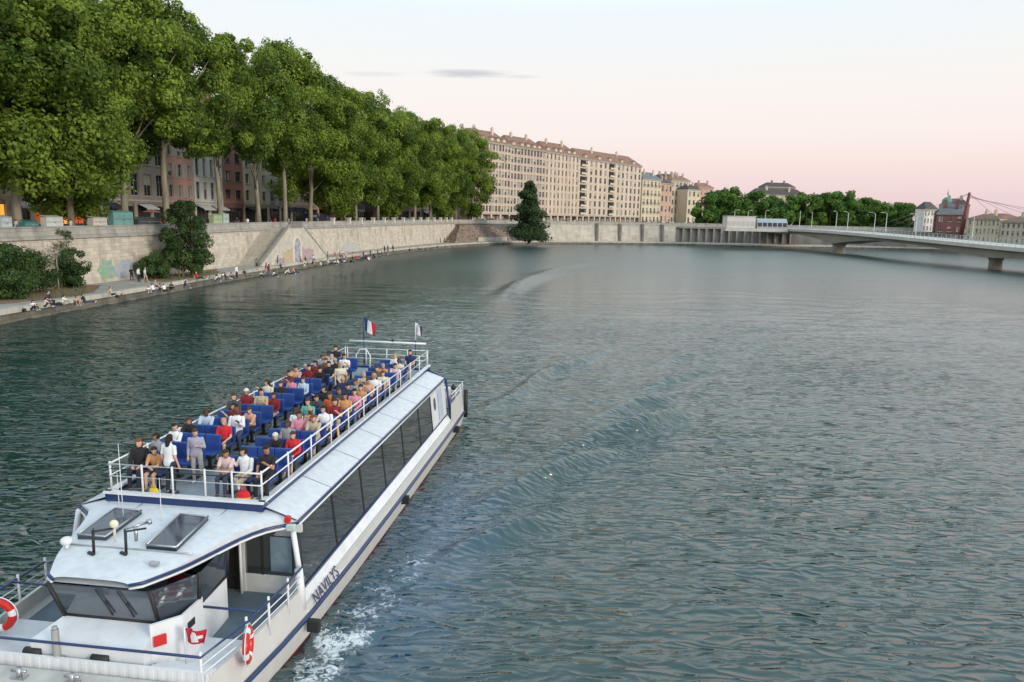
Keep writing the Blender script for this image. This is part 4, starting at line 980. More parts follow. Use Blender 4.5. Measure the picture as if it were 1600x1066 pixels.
# (local beam, local y of the head, shirt, hair, long hair, pose)
RID = [(-1.5,.5,'black','red',1,'sit_a'),(-1.0,.7,'tan','dark brown',0,'sit_b'),(-1.6,1.4,'grey','black',0,'sit_d'),(-1.7,2.4,'white','black',0,'sit_c'),
 (-1.45,3.3,'black','brown',1,'sit_b'),(-.91,3.3,'red','blond',1,'sit_a'),(-.65,4.1,'white','red',0,'sit_c'),
 (-1.1,5.0,'dark red','black',1,'sit_d'),(-.65,5.0,'peach','brown',0,'sit_b'),(-1.68,5.8,'dark grey','brown',0,'sit_a'),(-1.68,6.9,'dark red','white',0,'sit_a'),(-1.2,6.9,'beige','black',0,'sit_c'),
 (-.7,6.8,'dark red','dark brown',1,'sit_a'),(-1.67,8.5,'cream','dark brown',1,'sit_d'),(-1.3,8.9,'pink','brown',0,'sit_a'),(-.7,9.2,'pale blue','brown',0,'sit_a'),
 (-1.5,10.3,'dark red','black',1,'sit_c'),(-1.1,10.9,'dark red','dark brown',1,'sit_a'),(-1.66,11.6,'navy','grey',0,'sit_b'),(-.9,11.8,'black','dark brown',1,'sit_a'),(-.7,12.1,'black','blond',0,'sit_a'),
 (-1.3,12.8,'brown','brown',0,'sit_a'),(-1.66,13.8,'beige','black',0,'sit_d'),(-1.0,13.4,'pale blue','grey',0,'sit_a'),(-.6,10.6,'black','black',0,'sit_b'),(-.65,11.0,'white','dark brown',0,'sit_c'),
 (.78,.7,'pale pink','dark brown',1,'sit_b'),(1.3,.7,'white','black',0,'sit_d'),(1.8,.7,'black','black',0,'sit_c'),(1.5,2.6,'black','white',0,'sit_b'),(1.4,3.4,'grey','brown',0,'sit_a'),
 (1.0,5.7,'teal green','brown',0,'sit_a'),(1.75,4.0,'beige','red',1,'sit_b'),(1.8,3.0,'red','brown',1,'sit_a'),(1.25,4.0,'pink','dark brown',1,'sit_a'),(1.75,4.8,'white','black',1,'sit_d'),
 (1.25,6.4,'orange','brown',0,'sit_a'),(1.75,6.2,'dark red','dark brown',0,'sit_c'),(1.2,4.8,'peach','blond',1,'sit_c'),(1.7,7.3,'pink','black',1,'sit_a'),(1.2,8.0,'navy','black',0,'sit_b'),
 (1.75,8.1,'tan','black',1,'sit_a'),(1.3,9.0,'grey','brown',0,'sit_a'),(1.75,9.1,'peach','brown',0,'sit_c'),(1.75,10.0,'white','blond',0,'sit_d'),(1.2,13.8,'white','blond',1,'sit_a'),(1.75,13.0,'cream','brown',0,'sit_a'),
 (1.75,12.2,'pale pink','dark brown',1,'sit_b'),(1.2,11.7,'brown','brown',0,'sit_a'),(.78,7.3,'black','black',0,'sit_d'),(1.75,5.4,'tan','black',0,'sit_a'),(.78,6.4,'dark grey','dark brown',0,'sit_b'),(.78,9.0,'navy','blond',0,'sit_a'),(1.2,10.2,'beige','grey',0,'sit_c'),(-1.66,4.2,'pale blue','brown',0,'sit_b'),(-1.2,8.1,'black','brown',1,'sit_a'),(-1.66,9.7,'peach','dark brown',0,'sit_b'),(-1.2,12.0,'dark red','black',0,'sit_d'),(-1.66,12.9,'grey','brown',0,'sit_c'),(-1.66,14.8,'black','black',0,'sit_a'),(1.2,7.2,'dark grey','brown',1,'sit_c'),(1.75,14.6,'navy','black',0,'sit_a'),(.78,4.8,'white','brown',0,'sit_a'),(1.2,12.8,'tan','blond',0,'sit_b'),(1.75,11.0,'cream','brown',1,'sit_a')]
seen = {}
tp = [(.02,.025,.045),(.05,.06,.10),(.4,.36,.28),(.015,.015,.018),(.10,.13,.20)]
for i, (v, u, shc, hc_, lg, ps) in enumerate(RID):
    ci = min(range(6), key=lambda k: abs(COLS[k]-v)); row = int(round((u-.30-ROW0+.28)/PITCH_R)); row = max(0, row)
    while (ci, row) in seen: row += 1
    if row == 0 and ci == 2: ci = 1
    seen[(ci, row)] = 1
    side_ = 'left' if ci < 3 else 'right'; where = {0:'rail seat',1:'middle seat',2:'aisle seat',3:'aisle seat',4:'middle seat',5:'rail seat'}[ci]
    lab_ = f"person in {shc} top with {hc_} hair, {where}, {ORD[row]} row, {side_} block"
    person(ps, bw(COLS[ci]+random.uniform(-.05,.05), ROW0+row*PITCH_R-.06, DZ+.0), -BA+random.uniform(-.22,.22), lab_, COL[shc], tp[i%5], hc_, bool(lg), sleeves=(i%3 == 0), shorts=(i%4 == 1), skin=SKINS[i%8], scale=random.uniform(.88,.99))
person('stand_a', bw(-.62,.62,DZ), -BA+math.radians(172), 'person in white t-shirt standing with back turned at the top deck front', COL['white'], (.02,.03,.05), 'black', True, skin=0, scale=.90)
person('stand_b', bw(-.42,1.5,DZ), -BA+math.radians(20), 'person in lilac grey shirt standing in the aisle near the front of the top deck', COL['lilac grey'], (.42,.40,.36), 'brown', False, sleeves=True, skin=0, scale=.86)
person('stand_b', bw(.22,10.4,DZ), -BA+math.radians(30), 'person in pale top standing midway along the top deck aisle', COL['cream'], (.03,.03,.05), 'blond', True, scale=.9)
person('sit_a', bw(1.05,-1.95,1.0+.35), -BA, 'person in dark red top steering inside the wheelhouse', COL['dark red'], (.03,.03,.04), 'red', True)
# toy-like bundles on the front row: a red and yellow bag and a yellow bag
def bag(label, p, cols, s):
    t = thing('carry_bag', label, 'bag', bw(*p), -BA)
    g = MB(); rr = []
    for z, a, b3 in ((0,.9,.9),(.15,1.05,1.05),(.5,1.0,.95),(.85,.85,.6),(1,.6,.15)):
        rr.append([(s*.55*a*math.cos(2*math.pi*j/14)*(.8+.2*abs(math.cos(2*math.pi*j/14))), s*.32*b3*math.sin(2*math.pi*j/14), z*s*.9) for j in range(14)])
    g.loft(rr, mis=[0,1,0,0]); g.build('bag_body', [cloth(c) for c in cols], t)
    g = MB(); g.tube([(-s*.25,0,s*.85),(-s*.15,0,s*1.2),(s*.15,0,s*1.2),(s*.25,0,s*.85)], .015, 6); g.build('handle', cloth(cols[0]), t)
bag('bright red bag with yellow band at the feet of the front right row', (1.42,.42,DZ), [(.60,.02,.03),(.75,.42,.02)], .34)
bag('yellow bag at the feet of the front left row', (-.92,.36,DZ), [(.62,.48,.05),(.35,.28,.05)], .26)

# people on the lower quay: (px, py of the seat or feet, pose, shirt, hair, trousers, facing deg (0 = river), note)
QP = [(52,485,'ground_b','white','black','sitting beside a dark bag near the quay edge'),(100,476,'ground_b','white','black','sitting second from left along the quay edge'),
 (119,477,'ground_b','beige','brown','sitting beside a person in white near the quay edge'),(158,474,'edge','navy','black','sitting with legs over the edge by the discarded bags'),(167,474,'edge','black','white','sitting with legs over the edge next to a person in navy'),
 (177,462,'ground_a','beige','brown','stretched out on the paving behind the pair on the edge'),(146,436,'ground_b','pink','black','crouching against the wall under the green graffiti'),(153,437,'ground_b','black','black','crouching beside the green graffiti'),
 (191,437,'stand_a','white','black','standing left in the group by the blue graffiti'),(206,440,'stand_b','black','brown','standing second in the group by the blue graffiti'),(217,440,'stand_a','white','black','standing third in the group by the blue graffiti'),(227,441,'walk','pale blue','blond','standing rightmost of the group by the blue graffiti'),
 (241,456,'ground_a','white','brown','sitting leftmost of the picnic group on the quay'),(250,455,'ground_b','peach','dark brown','sitting in the middle of the picnic group on the quay'),(258,456,'ground_a','white','blond','sitting with pale trousers in the picnic group'),(268,453,'ground_b','black','black','sitting rightmost of the picnic group on the quay'),
 (348,436,'ground_b','white','black','sitting left of the trio below the left stair foot'),(355,437,'ground_a','black','black','sitting in the middle of the trio below the left stair foot'),(361,436,'ground_b','grey','brown','sitting right of the trio below the left stair foot'),(370,435,'stand_a','white','blond','standing in white beside the left stair foot'),
 (401,422,'stand_b','green','black','standing in dark green left of the painted arch'),(416,430,'walk','purple','black','walking in purple in front of the painted arch'),(420,433,'walk','dark red','brown','walking towards the edge in front of the arch'),(434,416,'stand_a','purple','black','standing in the painted arch niche'),
 (447,430,'ground_b','white','black','sitting in black and white right of the arch'),(453,429,'ground_a','pale pink','brown','sitting rightmost beside the arch near the edge'),(476,420,'ground_b','white','brown','sitting alone at the right stair foot'),
 (530,413,'ground_a','white','blond','lying back at the left of the crowded quay edge'),(538,413,'ground_b','white','black','sitting second in the crowd on the quay edge'),(545,411,'edge','red','brown','sitting in red in the crowd on the quay edge'),(551,409,'stand_b','pink','black','standing in pink in the crowd at the quay edge'),(556,410,'edge','black','black','sitting in black in the middle of the edge crowd'),
 (562,408,'edge','white','dark brown','sitting in white in the middle of the edge crowd'),(568,407,'stand_a','navy','black','standing in navy in the edge crowd'),(574,407,'ground_b','dark red','brown','sitting in dark red right in the edge crowd'),(579,405,'stand_a','black','black','standing in black right in the edge crowd'),
 (588,403,'edge','red','brown','sitting in red beyond the edge crowd'),(595,402,'edge','orange','black','sitting in orange beyond the edge crowd'),(601,396,'stand_a','navy','black','standing leftmost of three on the far quay'),(606,395,'stand_a','black','black','standing in the middle of three on the far quay'),(614,395,'walk','black','brown','standing rightmost of three on the far quay')]
def face_river(p):
    i = min(range(n_), key=lambda k: (E_[k]-Vector((p.x, p.y))).length); t_ = tang(E_, i); nrm = Vector((t_.y, -t_.x))   # towards water
    return math.atan2(nrm.y, nrm.x)+math.pi/2
for i, (x, y, ps, shc, hc_, note) in enumerate(QP):
    p = ground(x, y, 1.27 if ps == 'edge' else 1.2)
    if ps == 'edge':
        k = min(range(n_), key=lambda k: (E_[k]-p.xy).length); tt = tang(E_, k); e = E_[k]; s0 = (p.xy-e).dot(tt)
        q = e+tt*s0+Vector((-tt.y, tt.x))*.12; p = Vector((q.x, q.y, 1.27))
    person(ps, p, face_river(p)+random.uniform(-.5,.5)*(0 if ps == 'edge' else 1.5), f"person in {shc} top {note}", COL[shc], tp[(i*2)%5], hc_, i%4 == 0, sleeves=(i%3 == 1), shorts=(i%3 == 2), skin=SKINS[i%8], scale=1.07)
b2_ = bag  # bags on the quay
XC = ['white','black','pale pink','navy','red','beige','dark grey','white','pale blue','black','brown','cream','purple','white','grey','black']
XN = ['left end of the crowded edge','beside the person lying back','in the back row of the edge crowd','beside the person standing in pink','behind the person in black in the edge crowd','between two seated friends','near the middle of the edge crowd','behind the person in navy in the edge crowd','beside the person in dark red in the edge crowd','at the right end of the edge crowd','beyond the edge crowd near the wall','next to the person in orange','beside the three standing people','alone between right stair foot and edge crowd','close to the wall right of the staircase','near the water far beyond the three standing people']
for i, (x, y) in enumerate([(523,414),(534,411),(541,408),(549,411),(558,407),(565,409),(571,405),(577,408),(583,403),(586,405),(592,398),(597,401),(604,400),(503,416),(512,407),(640,393)]):
    person(['ground_b','ground_a','stand_b'][i%3], ground(x, y, 1.2), face_river(ground(x, y, 1.2))+random.uniform(-.8,.8), f"person in {XC[i]} top {XN[i]}", COL[XC[i]], tp[i%5], ['black','brown','blond'][i%3], i%2 == 0, skin=SKINS[i%8], scale=1.07)
ZC = [('pale pink','kneeling by the left shrubs'),('black','reclining between the two pairs at the left quay'),('white','near the picnic group left side'),('grey','behind the picnic group'),('navy','alone between picnic group and trio'),('red','close to the soil bed of the dense tree'),('white','just left of the trio below the stair'),('black','between the stair foot and the arch'),('pale blue','left of the painted arch near the edge'),('dark grey','right of the painted arch by the stair wall'),('white','at the water edge below the arch'),('pink','right of the person in black and white'),('black','near the right stair foot by the wall'),('white','sitting left of the pale graffiti'),('beige','below the pale graffiti patch'),('dark grey','far along the quay below the parapet piers'),('white','far along the quay near the rubble steps'),('black','at the quay edge near the rubble steps')]
for i, ((cn, note), (x, y)) in enumerate(zip(ZC, [(72,480),(135,474),(232,459),(246,449),(290,451),(310,436),(338,440),(384,431),(408,434),(440,420),(428,433),(461,427),(489,415),(515,413),(532,402),(655,391),(672,389),(684,389)])):
    person(['ground_b','ground_a'][i%2], ground(x, y, 1.2), face_river(ground(x, y, 1.2))+random.uniform(-.8,.8), f"person in {cn} top {note}", COL[cn], tp[i%5], ['black','brown','blond'][i%3], i%2 == 0, skin=SKINS[i%8], scale=1.07)
def ground_bag(label, x, y, c):
    p = ground(x, y, 1.2); t = thing('bag', label, 'bag', p, random.uniform(0,3)); g = MB()
    rr = [[(.32*a*math.cos(2*math.pi*j/12), .18*a*math.sin(2*math.pi*j/12), z) for j in range(12)] for z, a in ((0,.95),(.08,1.05),(.2,.9),(.27,.5))]
    g.loft(rr); g.build('bag_body', cloth(c), t); g = MB(); g.tube([(-.15,0,.24),(0,.05,.36),(.15,0,.24)], .015, 6); g.build('handle', cloth(c), t)
ground_bag('dark bag lying on the quay left of the person in white', 38, 487, (.015,.015,.02))
ground_bag('black bag behind the two people in white and beige', 92, 477, (.015,.015,.02))
ground_bag('dark bag on the quay right of the pair sitting on the edge', 183, 465, (.02,.02,.025))
# people beyond the rubble steps
for i, (x, z, shc) in enumerate([(688,1.3,'dark grey'),(694,1.4,'black'),(700,1.7,'navy'),(706,2.2,'black'),(712,2.9,'dark grey'),(718,3.6,'black'),(708,1.3,'white'),(726,4.4,'black')]):
    r = at_px(offset(W_, -1.6-.3*(i%3)), x, 2); 
    if r: 
        p, tt = r; zz_ = 1.2 if z < 1.8 else z
        # terraces of the steps are built to these heights below
        person('stand_a' if z < 1.8 else 'ground_b', (p.x, p.y, 1.2 if z < 1.8 else z), face_river(Vector((p.x,p.y,0))), f"person in {shc} top " + ('standing at the foot of the rubble steps' if z < 1.8 else ['','','lowest ','second lowest ','halfway ','second highest ','','highest '][i]+'sitting up the far rubble steps'), COL[shc], tp[i%5], 'black', group='people on the far rubble steps')
# crowd strolling behind the parapet
prom = offset(W_, 2.6); prom2 = offset(W_, 6.0)
cc = ['black','white','dark grey','navy','red','grey','black','white','green','dark grey','pink','black']
lm = [(0,'above the left shrubs'),(60,'before the lit cafe'),(130,'near the cream and teal boxes'),(210,'beside the dark green box'),(260,'behind the dense round tree'),(335,'near the green panel boxes'),(375,'left of the stair head'),(410,'at the stair head'),(450,'right of the stair head'),(480,'before the dark blue van'),(520,'right of the dark vans'),(560,'left of the round tower'),(600,'right of the round tower'),(640,'near the far grey car'),(670,'near the far end of the wall')]
def crowd_label(c, px):
    k = max(j for j in range(len(lm)) if px >= lm[j][0] or j == 0); key = (c, k); seen[key] = seen.get(key, 0)+1
    return f"person in {c} top walking behind the parapet {lm[k][1]}"+(', further right' if seen[key] > 1 else '')
for i in range(46):
    px = 8+i*15.2+random.uniform(-4,4)
    r = at_px(prom if i%2 else prom2, px, 8)
    if not r: continue
    p, tt = r; cn = cc[i%12]
    person(['walk','stand_a','stand_b'][i%3], (p.x, p.y, street_z(p.y)+.02), math.atan2(tt.y, tt.x)+(math.pi/2 if i%3 else -math.pi/2)+random.uniform(-.6,.6), crowd_label(cn, px), COL[cn], tp[i%5], ['black','brown','blond','dark brown'][i%4], i%3 == 0, skin=SKINS[i%8], group=f'{cn} clad people behind the parapet')
# ------------------------------------------------------------------ trees
def leaf_mat(name, c1, c2, tr=.25):
    m = bpy.data.materials.new(name); m.use_nodes = True; t = m.node_tree; t.nodes.clear()
    o = N('ShaderNodeOutputMaterial', t); d = N('ShaderNodeBsdfPrincipled', t); d.inputs['Roughness'].default_value = .65; d.inputs['Specular IOR Level'].default_value = .25; tl_ = N('ShaderNodeBsdfTranslucent', t); mx = N('ShaderNodeMixShader', t); mx.inputs[0].default_value = tr
    at_ = N('ShaderNodeAttribute', t, attribute_name='tone'); r = N('ShaderNodeValToRGB', t); r.color_ramp.elements[0].color = (*c1, 1); r.color_ramp.elements[1].color = (*c2, 1)
    t.links.new(at_.outputs['Fac'], r.inputs[0]); t.links.new(r.outputs[0], d.inputs['Base Color']); t.links.new(r.outputs[0], tl_.inputs[0])
    t.links.new(d.outputs[0], mx.inputs[1]); t.links.new(tl_.outputs[0], mx.inputs[2]); t.links.new(mx.outputs[0], o.inputs[0]); return m
M_leaf = leaf_mat('plane_leaves', (.045,.092,.012), (.27,.375,.055), .38)
M_leaf2 = leaf_mat('dark_leaves', (.022,.050,.016), (.09,.16,.045))
M_leaf3 = leaf_mat('fir_needles', (.020,.045,.016), (.07,.12,.04), .15)
M_leaf4 = leaf_mat('grey_green_leaves', (.05,.08,.04), (.14,.18,.08))
M_leaf5 = leaf_mat('far_tree_leaves', (.045,.11,.02), (.15,.27,.05))
M_bark = mat('plane_bark', (.25,.22,.16), .85, .35, 1.8, bump=.4, streak=True)
M_bark2 = mat('dark_bark', (.07,.055,.04), .9, .3, 4, bump=.4)
def leaves(centers, radii, per, size, r_, flat=.85, tone_j=.25):
    """leaf blades on the shells of foliage clumps"""
    n = len(centers); C_ = np.repeat(np.array(centers), per, 0); Rr = np.repeat(np.array(radii), per); ct = np.repeat(r_.uniform(.05,.95,n), per)
    d = r_.normal(size=(n*per,3)); d /= np.linalg.norm(d, axis=1)[:, None]
    rad = Rr*np.where(r_.uniform(size=n*per) < .12, r_.uniform(.9,1.3,n*per), r_.uniform(.72,1.04,n*per))
    p = C_+d*rad[:, None]*np.array([1,1,flat])
    nn = d+r_.normal(size=d.shape)*.42+np.array([0,0,.35]); nn /= np.linalg.norm(nn, axis=1)[:, None]
    a = np.cross(nn, r_.normal(size=d.shape)); a /= np.linalg.norm(a, axis=1)[:, None]; b = np.cross(nn, a)
    s = size*r_.uniform(.6,1.3,n*per)[:, None]
    V = np.stack([p-a*s*.5, p+b*s*.33+nn*s*.08, p+a*s*.55, p-b*s*.33+nn*s*.08], 1).reshape(-1,3)
    tone = np.clip(ct+r_.normal(size=n*per)*tone_j*.6, 0, 1)
    return V, tone
def leaf_mesh(name, V, tone, m):
    n = len(tone); me = bpy.data.meshes.new(name); me.vertices.add(n*4); me.vertices.foreach_set('co', V.reshape(-1).astype(np.float32))
    me.loops.add(n*4); me.loops.foreach_set('vertex_index', np.arange(n*4, dtype=np.int32)); me.polygons.add(n)
    me.polygons.foreach_set('loop_start', (np.arange(n)*4).astype(np.int32)); me.polygons.foreach_set('loop_total', np.full(n, 4, np.int32))
    at_ = me.attributes.new('tone', 'FLOAT', 'FACE'); at_.data.foreach_set('value', tone.astype(np.float32)); me.materials.append(m); me.update(); me.validate(); return me
def crown_centers(prof, H, R, n, seed, inner=.5):
    r_ = np.random.default_rng(seed); out_ = []; rd = []
    zs_ = np.array([p[0] for p in prof]); rs_ = np.array([p[1] for p in prof])
    lob = r_.uniform(0, 6.28, 5)
    while len(out_) < n:
        z = r_.uniform(zs_[0], zs_[-1]); rr = np.interp(z, zs_, rs_)
        if r_.uniform() > rr+.15: continue
        a = r_.uniform(0, 6.283); k = math.sqrt(r_.uniform(inner**2, 1.0))
        lobe = 1+.16*math.sin(3*a+lob[0]+z*5)+.10*math.sin(5*a+lob[1]-z*9)
        out_.append((R*rr*k*lobe*math.cos(a), R*rr*k*lobe*math.sin(a), H*z)); rd.append(1)
    return np.array(out_), np.array(rd), r_
def plane_crown(seed, H, R, n=82, per=380, size=.46, prof=None, cr=(1.1,2.5), m=None):
    prof = prof or [(.40,.62),(.44,.95),(.52,1.04),(.62,.98),(.74,.82),(.86,.58),(.96,.28)]
    c, rd, r_ = crown_centers(prof, H, R, n, seed, .62); rad = r_.uniform(cr[0], cr[1], n)
    V, tone = leaves(c, rad, per, size, r_, .8)
    # loose sprigs poking out of the outline
    k = n; c2 = c*np.array([1.1,1.1,1.0])+r_.normal(size=c.shape)*.8; V2, t2 = leaves(c2, r_.uniform(.5,1.1,k), per//6, size*.9, r_, .9)
    return leaf_mesh('crown', np.concatenate([V, V2]), np.concatenate([tone, t2]), m or M_leaf), c
def trunk_mb(H, r0, c, seed, lean=(0,0), nl=9, fork=.3):
    rd = random.Random(seed); g = MB(); top = Vector((lean[0], lean[1], H*.62))
    pts = [Vector((0,0,-.2)), Vector((lean[0]*.1+rd.uniform(-.1,.1), lean[1]*.1, H*.10)), Vector((lean[0]*.35+rd.uniform(-.2,.2), lean[1]*.35, H*.22)), Vector((lean[0]*.6, lean[1]*.6, H*.36)), top]
    g.tube(pts, [r0*1.2, r0*1.0, r0*.92, r0*.75, r0*.3], 12)
    for k in range(nl):
        t = c[rd.randrange(len(c))]; f = rd.uniform(fork, .85); b0 = pts[0].lerp(top, f)
        b0 = Vector((lean[0]*f, lean[1]*f, H*.62*f)); e = Vector(t); e.z = max(e.z, b0.z+1.0); md = b0.lerp(e, .5)+Vector((0,0,H*.03)); r1 = r0*(.45-.25*f)
        g.tube([b0, md, e], [r1, r1*.6, r1*.15], 7)
        e2 = md+Vector((rd.uniform(-2,2), rd.uniform(-2,2), rd.uniform(1,3))); g.tube([md, e2], [r1*.45, r1*.12], 5)
    return g
PT = []
for k, (H_, R_) in enumerate([(30,9.2),(29,8.6),(27,8.4)]):
    me_, c = plane_crown(11+k, H_, R_, **({} if k < 2 else dict(n=100, prof=[(.20,.5),(.27,.8),(.40,1.0),(.52,1.02),(.64,.93),(.77,.78),(.88,.55),(.96,.28)]))); PT.append((me_, c, H_, R_))
low_prof = [(.10,.35),(.17,.6),(.25,.85),(.45,1.0),(.62,.95),(.76,.78),(.88,.52),(.96,.25)]
me_, c = plane_crown(31, 30, 8.6, 112, 360, .46, low_prof); PT.append((me_, c, 30, 7.8))
t_cache = {}
def plane_tree(px, off, kind, sc_, rz, label, lean=(0,0), name='plane_tree', grp='plane trees along the upper quay'):
    r = at_px(offset(W_, off), px, 8)
    if not r: return
    p, tt = r; me_, c, H_, R_ = PT[kind]
    t = thing(name, label, 'tree', (p.x, p.y, street_z(p.y)), rz, grp); t.scale = (sc_, sc_, sc_*(1.11 if px >= 340 else 1.0))
    o = bpy.data.objects.new('crown', me_); C.objects.link(o); o.parent = t
    key = (kind, lean)
    if key not in t_cache: t_cache[key] = trunk_mb(H_, .40, c, kind+5, lean).build('trunk', M_bark).data; bpy.data.objects.remove([x for x in C.objects if x.data == t_cache[key]][0])
    tr_ = bpy.data.objects.new('trunk', t_cache[key]); C.objects.link(tr_); tr_.parent = t
    return t
TREES = [(-120,3.5,1,1.06,.3),(-40,3.5,2,1.16,2.0),(28,3.5,2,1.16,4.1),(112,3.2,3,.98,1.2),(196,3.6,0,1.10,5.2),(262,3.6,1,1.14,3.3),(345,3.4,1,.98,.9),(405,3.2,0,1.02,2.4),(446,3.4,1,1.10,5.9),(485,3.3,2,1.12,4.4),(520,3.4,3,1.04,.2),(556,3.4,2,1.12,3.9),(590,3.3,0,1.06,1.7),(620,3.4,3,1.0,2.9),(648,3.4,2,1.12,5.0),(672,3.4,2,1.12,.6),(694,3.4,3,1.0,3.6),(712,3.6,0,1.02,1.9),(732,4.0,3,1.03,4.8)]
tl2 = ['far left just outside the view','leftmost, with its crown cut by the frame edge','with trunk in front of the beige building at the far left','with low hanging bright foliage over the lit cafe','behind the teal boxes on the parapet','above the dense round tree of the lower quay','whose crown spreads left of the staircase','with slim pale forked trunk above the left stair flight','with tallest crown above the staircase','beside the dark blue van','right of the dark blue van','left of the round tower','in front of the round tower','with trunk before the grey glass building','above the small green sign','above the far end of the curved parapet','third from the far end of the row','second from the far end of the row','at the far end of the row overlapping the long apartment block']
for (px, off, k, s_, rz), l in zip(TREES, tl2):
    plane_tree(px, off, k, s_, rz, 'large green plane tree '+l, (1.6,0) if px == 405 else [(.5,.3),(-.6,.4),(.3,-.7),(-.4,-.5)][px%4])
# second row further inland closes the canopy
for i, (px, k, s_) in enumerate([(70,0,.95),(160,1,.95),(538,0,.98),(606,1,1.0),(660,0,1.0)]):
    plane_tree(px, 12.5, k, s_, 1.1*i, ['large green plane tree of the inner row behind the leftmost trunks','large green plane tree of the inner row behind the lit cafe trees','large green plane tree of the inner row between blue van and tower','large green plane tree of the inner row behind the round tower','large green plane tree of the inner row near the far end'][i], grp='plane trees of the inner row')
def small_tree(name, label, cat, x, y, z0, H_, R_, m, n, per, size, prof, trunkr=.12, stems=1, cr=(.4,.8), bark=None, seed=3, Yfix=None, group=None):
    p = ground(x, y, z0); t = thing(name, label, cat, p, 0, group)
    c, rd, r_ = crown_centers(prof, H_, R_, n, seed, .2); V, tone = leaves(c, r_.uniform(cr[0], cr[1], n), per, size, r_, .9)
    cc_, r2 = c[:n//2]*np.array([1.15,1.15,1.02]), None; V2, t2 = leaves(cc_, r_.uniform(cr[0]*.4, cr[1]*.6, len(cc_)), per//5, size, r_)
    o = bpy.data.objects.new('crown', leaf_mesh('crown', np.concatenate([V, V2]), np.concatenate([tone, t2]), m)); C.objects.link(o); o.parent = t
    g = MB(); rd_ = random.Random(seed)
    for s in range(stems):
        bx, by = (rd_.uniform(-R_*.45, R_*.45), rd_.uniform(-R_*.3, R_*.3)) if stems > 1 else (0, 0)
        e = Vector((bx*1.3, by*1.3, H_*.8)); g.tube([Vector((bx,by,-.1)), Vector((bx*1.1, by*1.1, H_*.35)), e], [trunkr, trunkr*.75, trunkr*.2], 7)
        for q in range(5):
            tt = Vector(c[rd_.randrange(len(c))]); b0 = Vector((bx,by,0)).lerp(e, rd_.uniform(.25,.8)); g.tube([b0, tt], [trunkr*.4, trunkr*.1], 5)
    g.build('trunk', bark or M_bark2, t); return t
BUSH = [(.08,.75),(.3,1.0),(.6,.95),(.85,.65),(1.0,.3)]
OVAL = [(.12,.5),(.3,.95),(.55,1.0),(.8,.75),(.97,.3)]
small_tree('evergreen_tree', 'dense round dark tree on the lower quay in front of the embankment wall', 'tree', 293, 432, 1.2, 10.4, 2.9, M_leaf2, 95, 260, .27, [(.10,.8),(.3,1.0),(.55,.95),(.8,.7),(.97,.35)], .14, 6, (.6,1.1), mat('pale_stem', (.25,.22,.16), .8, .2, 4), 5)
small_tree('shrub', 'bushy dark shrub left of the dense round tree on the lower quay', 'bush', 243, 436, 1.2, 3.6, 1.9, M_leaf2, 36, 200, .22, BUSH, .05, 3, (.45,.8), None, 8)
small_tree('shrub', 'big dark green shrub at the left edge of the lower quay', 'bush', 14, 466, 1.2, 5.0, 2.6, M_leaf2, 60, 220, .22, BUSH, .07, 4, (.5,.9), None, 12)
small_tree('shrub', 'dark green shrub second from the left on the lower quay', 'bush', 50, 458, 1.2, 4.3, 2.3, M_leaf2, 48, 220, .22, BUSH, .06, 4, (.5,.9), None, 15)
small_tree('shrub', 'dark leafy shrub right of the small bare tree', 'bush', 118, 449, 1.2, 4.2, 2.0, M_leaf2, 42, 200, .22, BUSH, .06, 3, (.45,.8), None, 17)
small_tree('sapling', 'tall slender grey green sapling rising above the shrubs to the parapet', 'tree', 104, 448, 1.2, 6.8, 1.2, M_leaf4, 34, 90, .2, OVAL, .06, 1, (.3,.6), None, 19)
small_tree('sapling', 'thin nearly bare sapling between the shrubs on the lower quay', 'tree', 92, 452, 1.2, 5.0, 2.2, M_leaf4, 22, 26, .18, [(.45,.5),(.6,1.0),(.85,.9),(1.0,.5)], .07, 1, (.4,.7), mat('pale_bark', (.40,.37,.30), .8, .2, 5), 23)
# conifer and shrubs on the far quay
t = thing('conifer', 'tall ragged dark conifer on the far quay before the pale embankment wall', 'tree', ground(826, 380, 1.2), 0)
r_ = np.random.default_rng(77); cs = []; rad = []
for k in range(190):
    f = r_.uniform(.04, 1) ; a = r_.uniform(0, 6.28); rr = (1-f)**.65*6.4*(.9+.3*math.sin(f*30+a))*r_.uniform(.4,1)+.3
    cs.append((rr*math.cos(a), rr*math.sin(a), 1+f*20)); rad.append(.9+1.5*(1-f))
V, tone = leaves(cs, rad, 130, .6, r_, .7)
o = bpy.data.objects.new('crown', leaf_mesh('crown', V, tone, M_leaf3)); C.objects.link(o); o.parent = t
g = MB(); g.tube([(0,0,-.2),(.1,0,10),(0,0,20.5)], [.45,.3,.06], 9); g.build('trunk', M_bark2, t)
small_tree('shrub', 'low dark shrub beside the far conifer above the rubble steps', 'bush', 771, 374, 1.2, 7.5, 3.2, M_leaf3, 34, 90, .6, BUSH, .1, 2, (.8,1.5), None, 41)
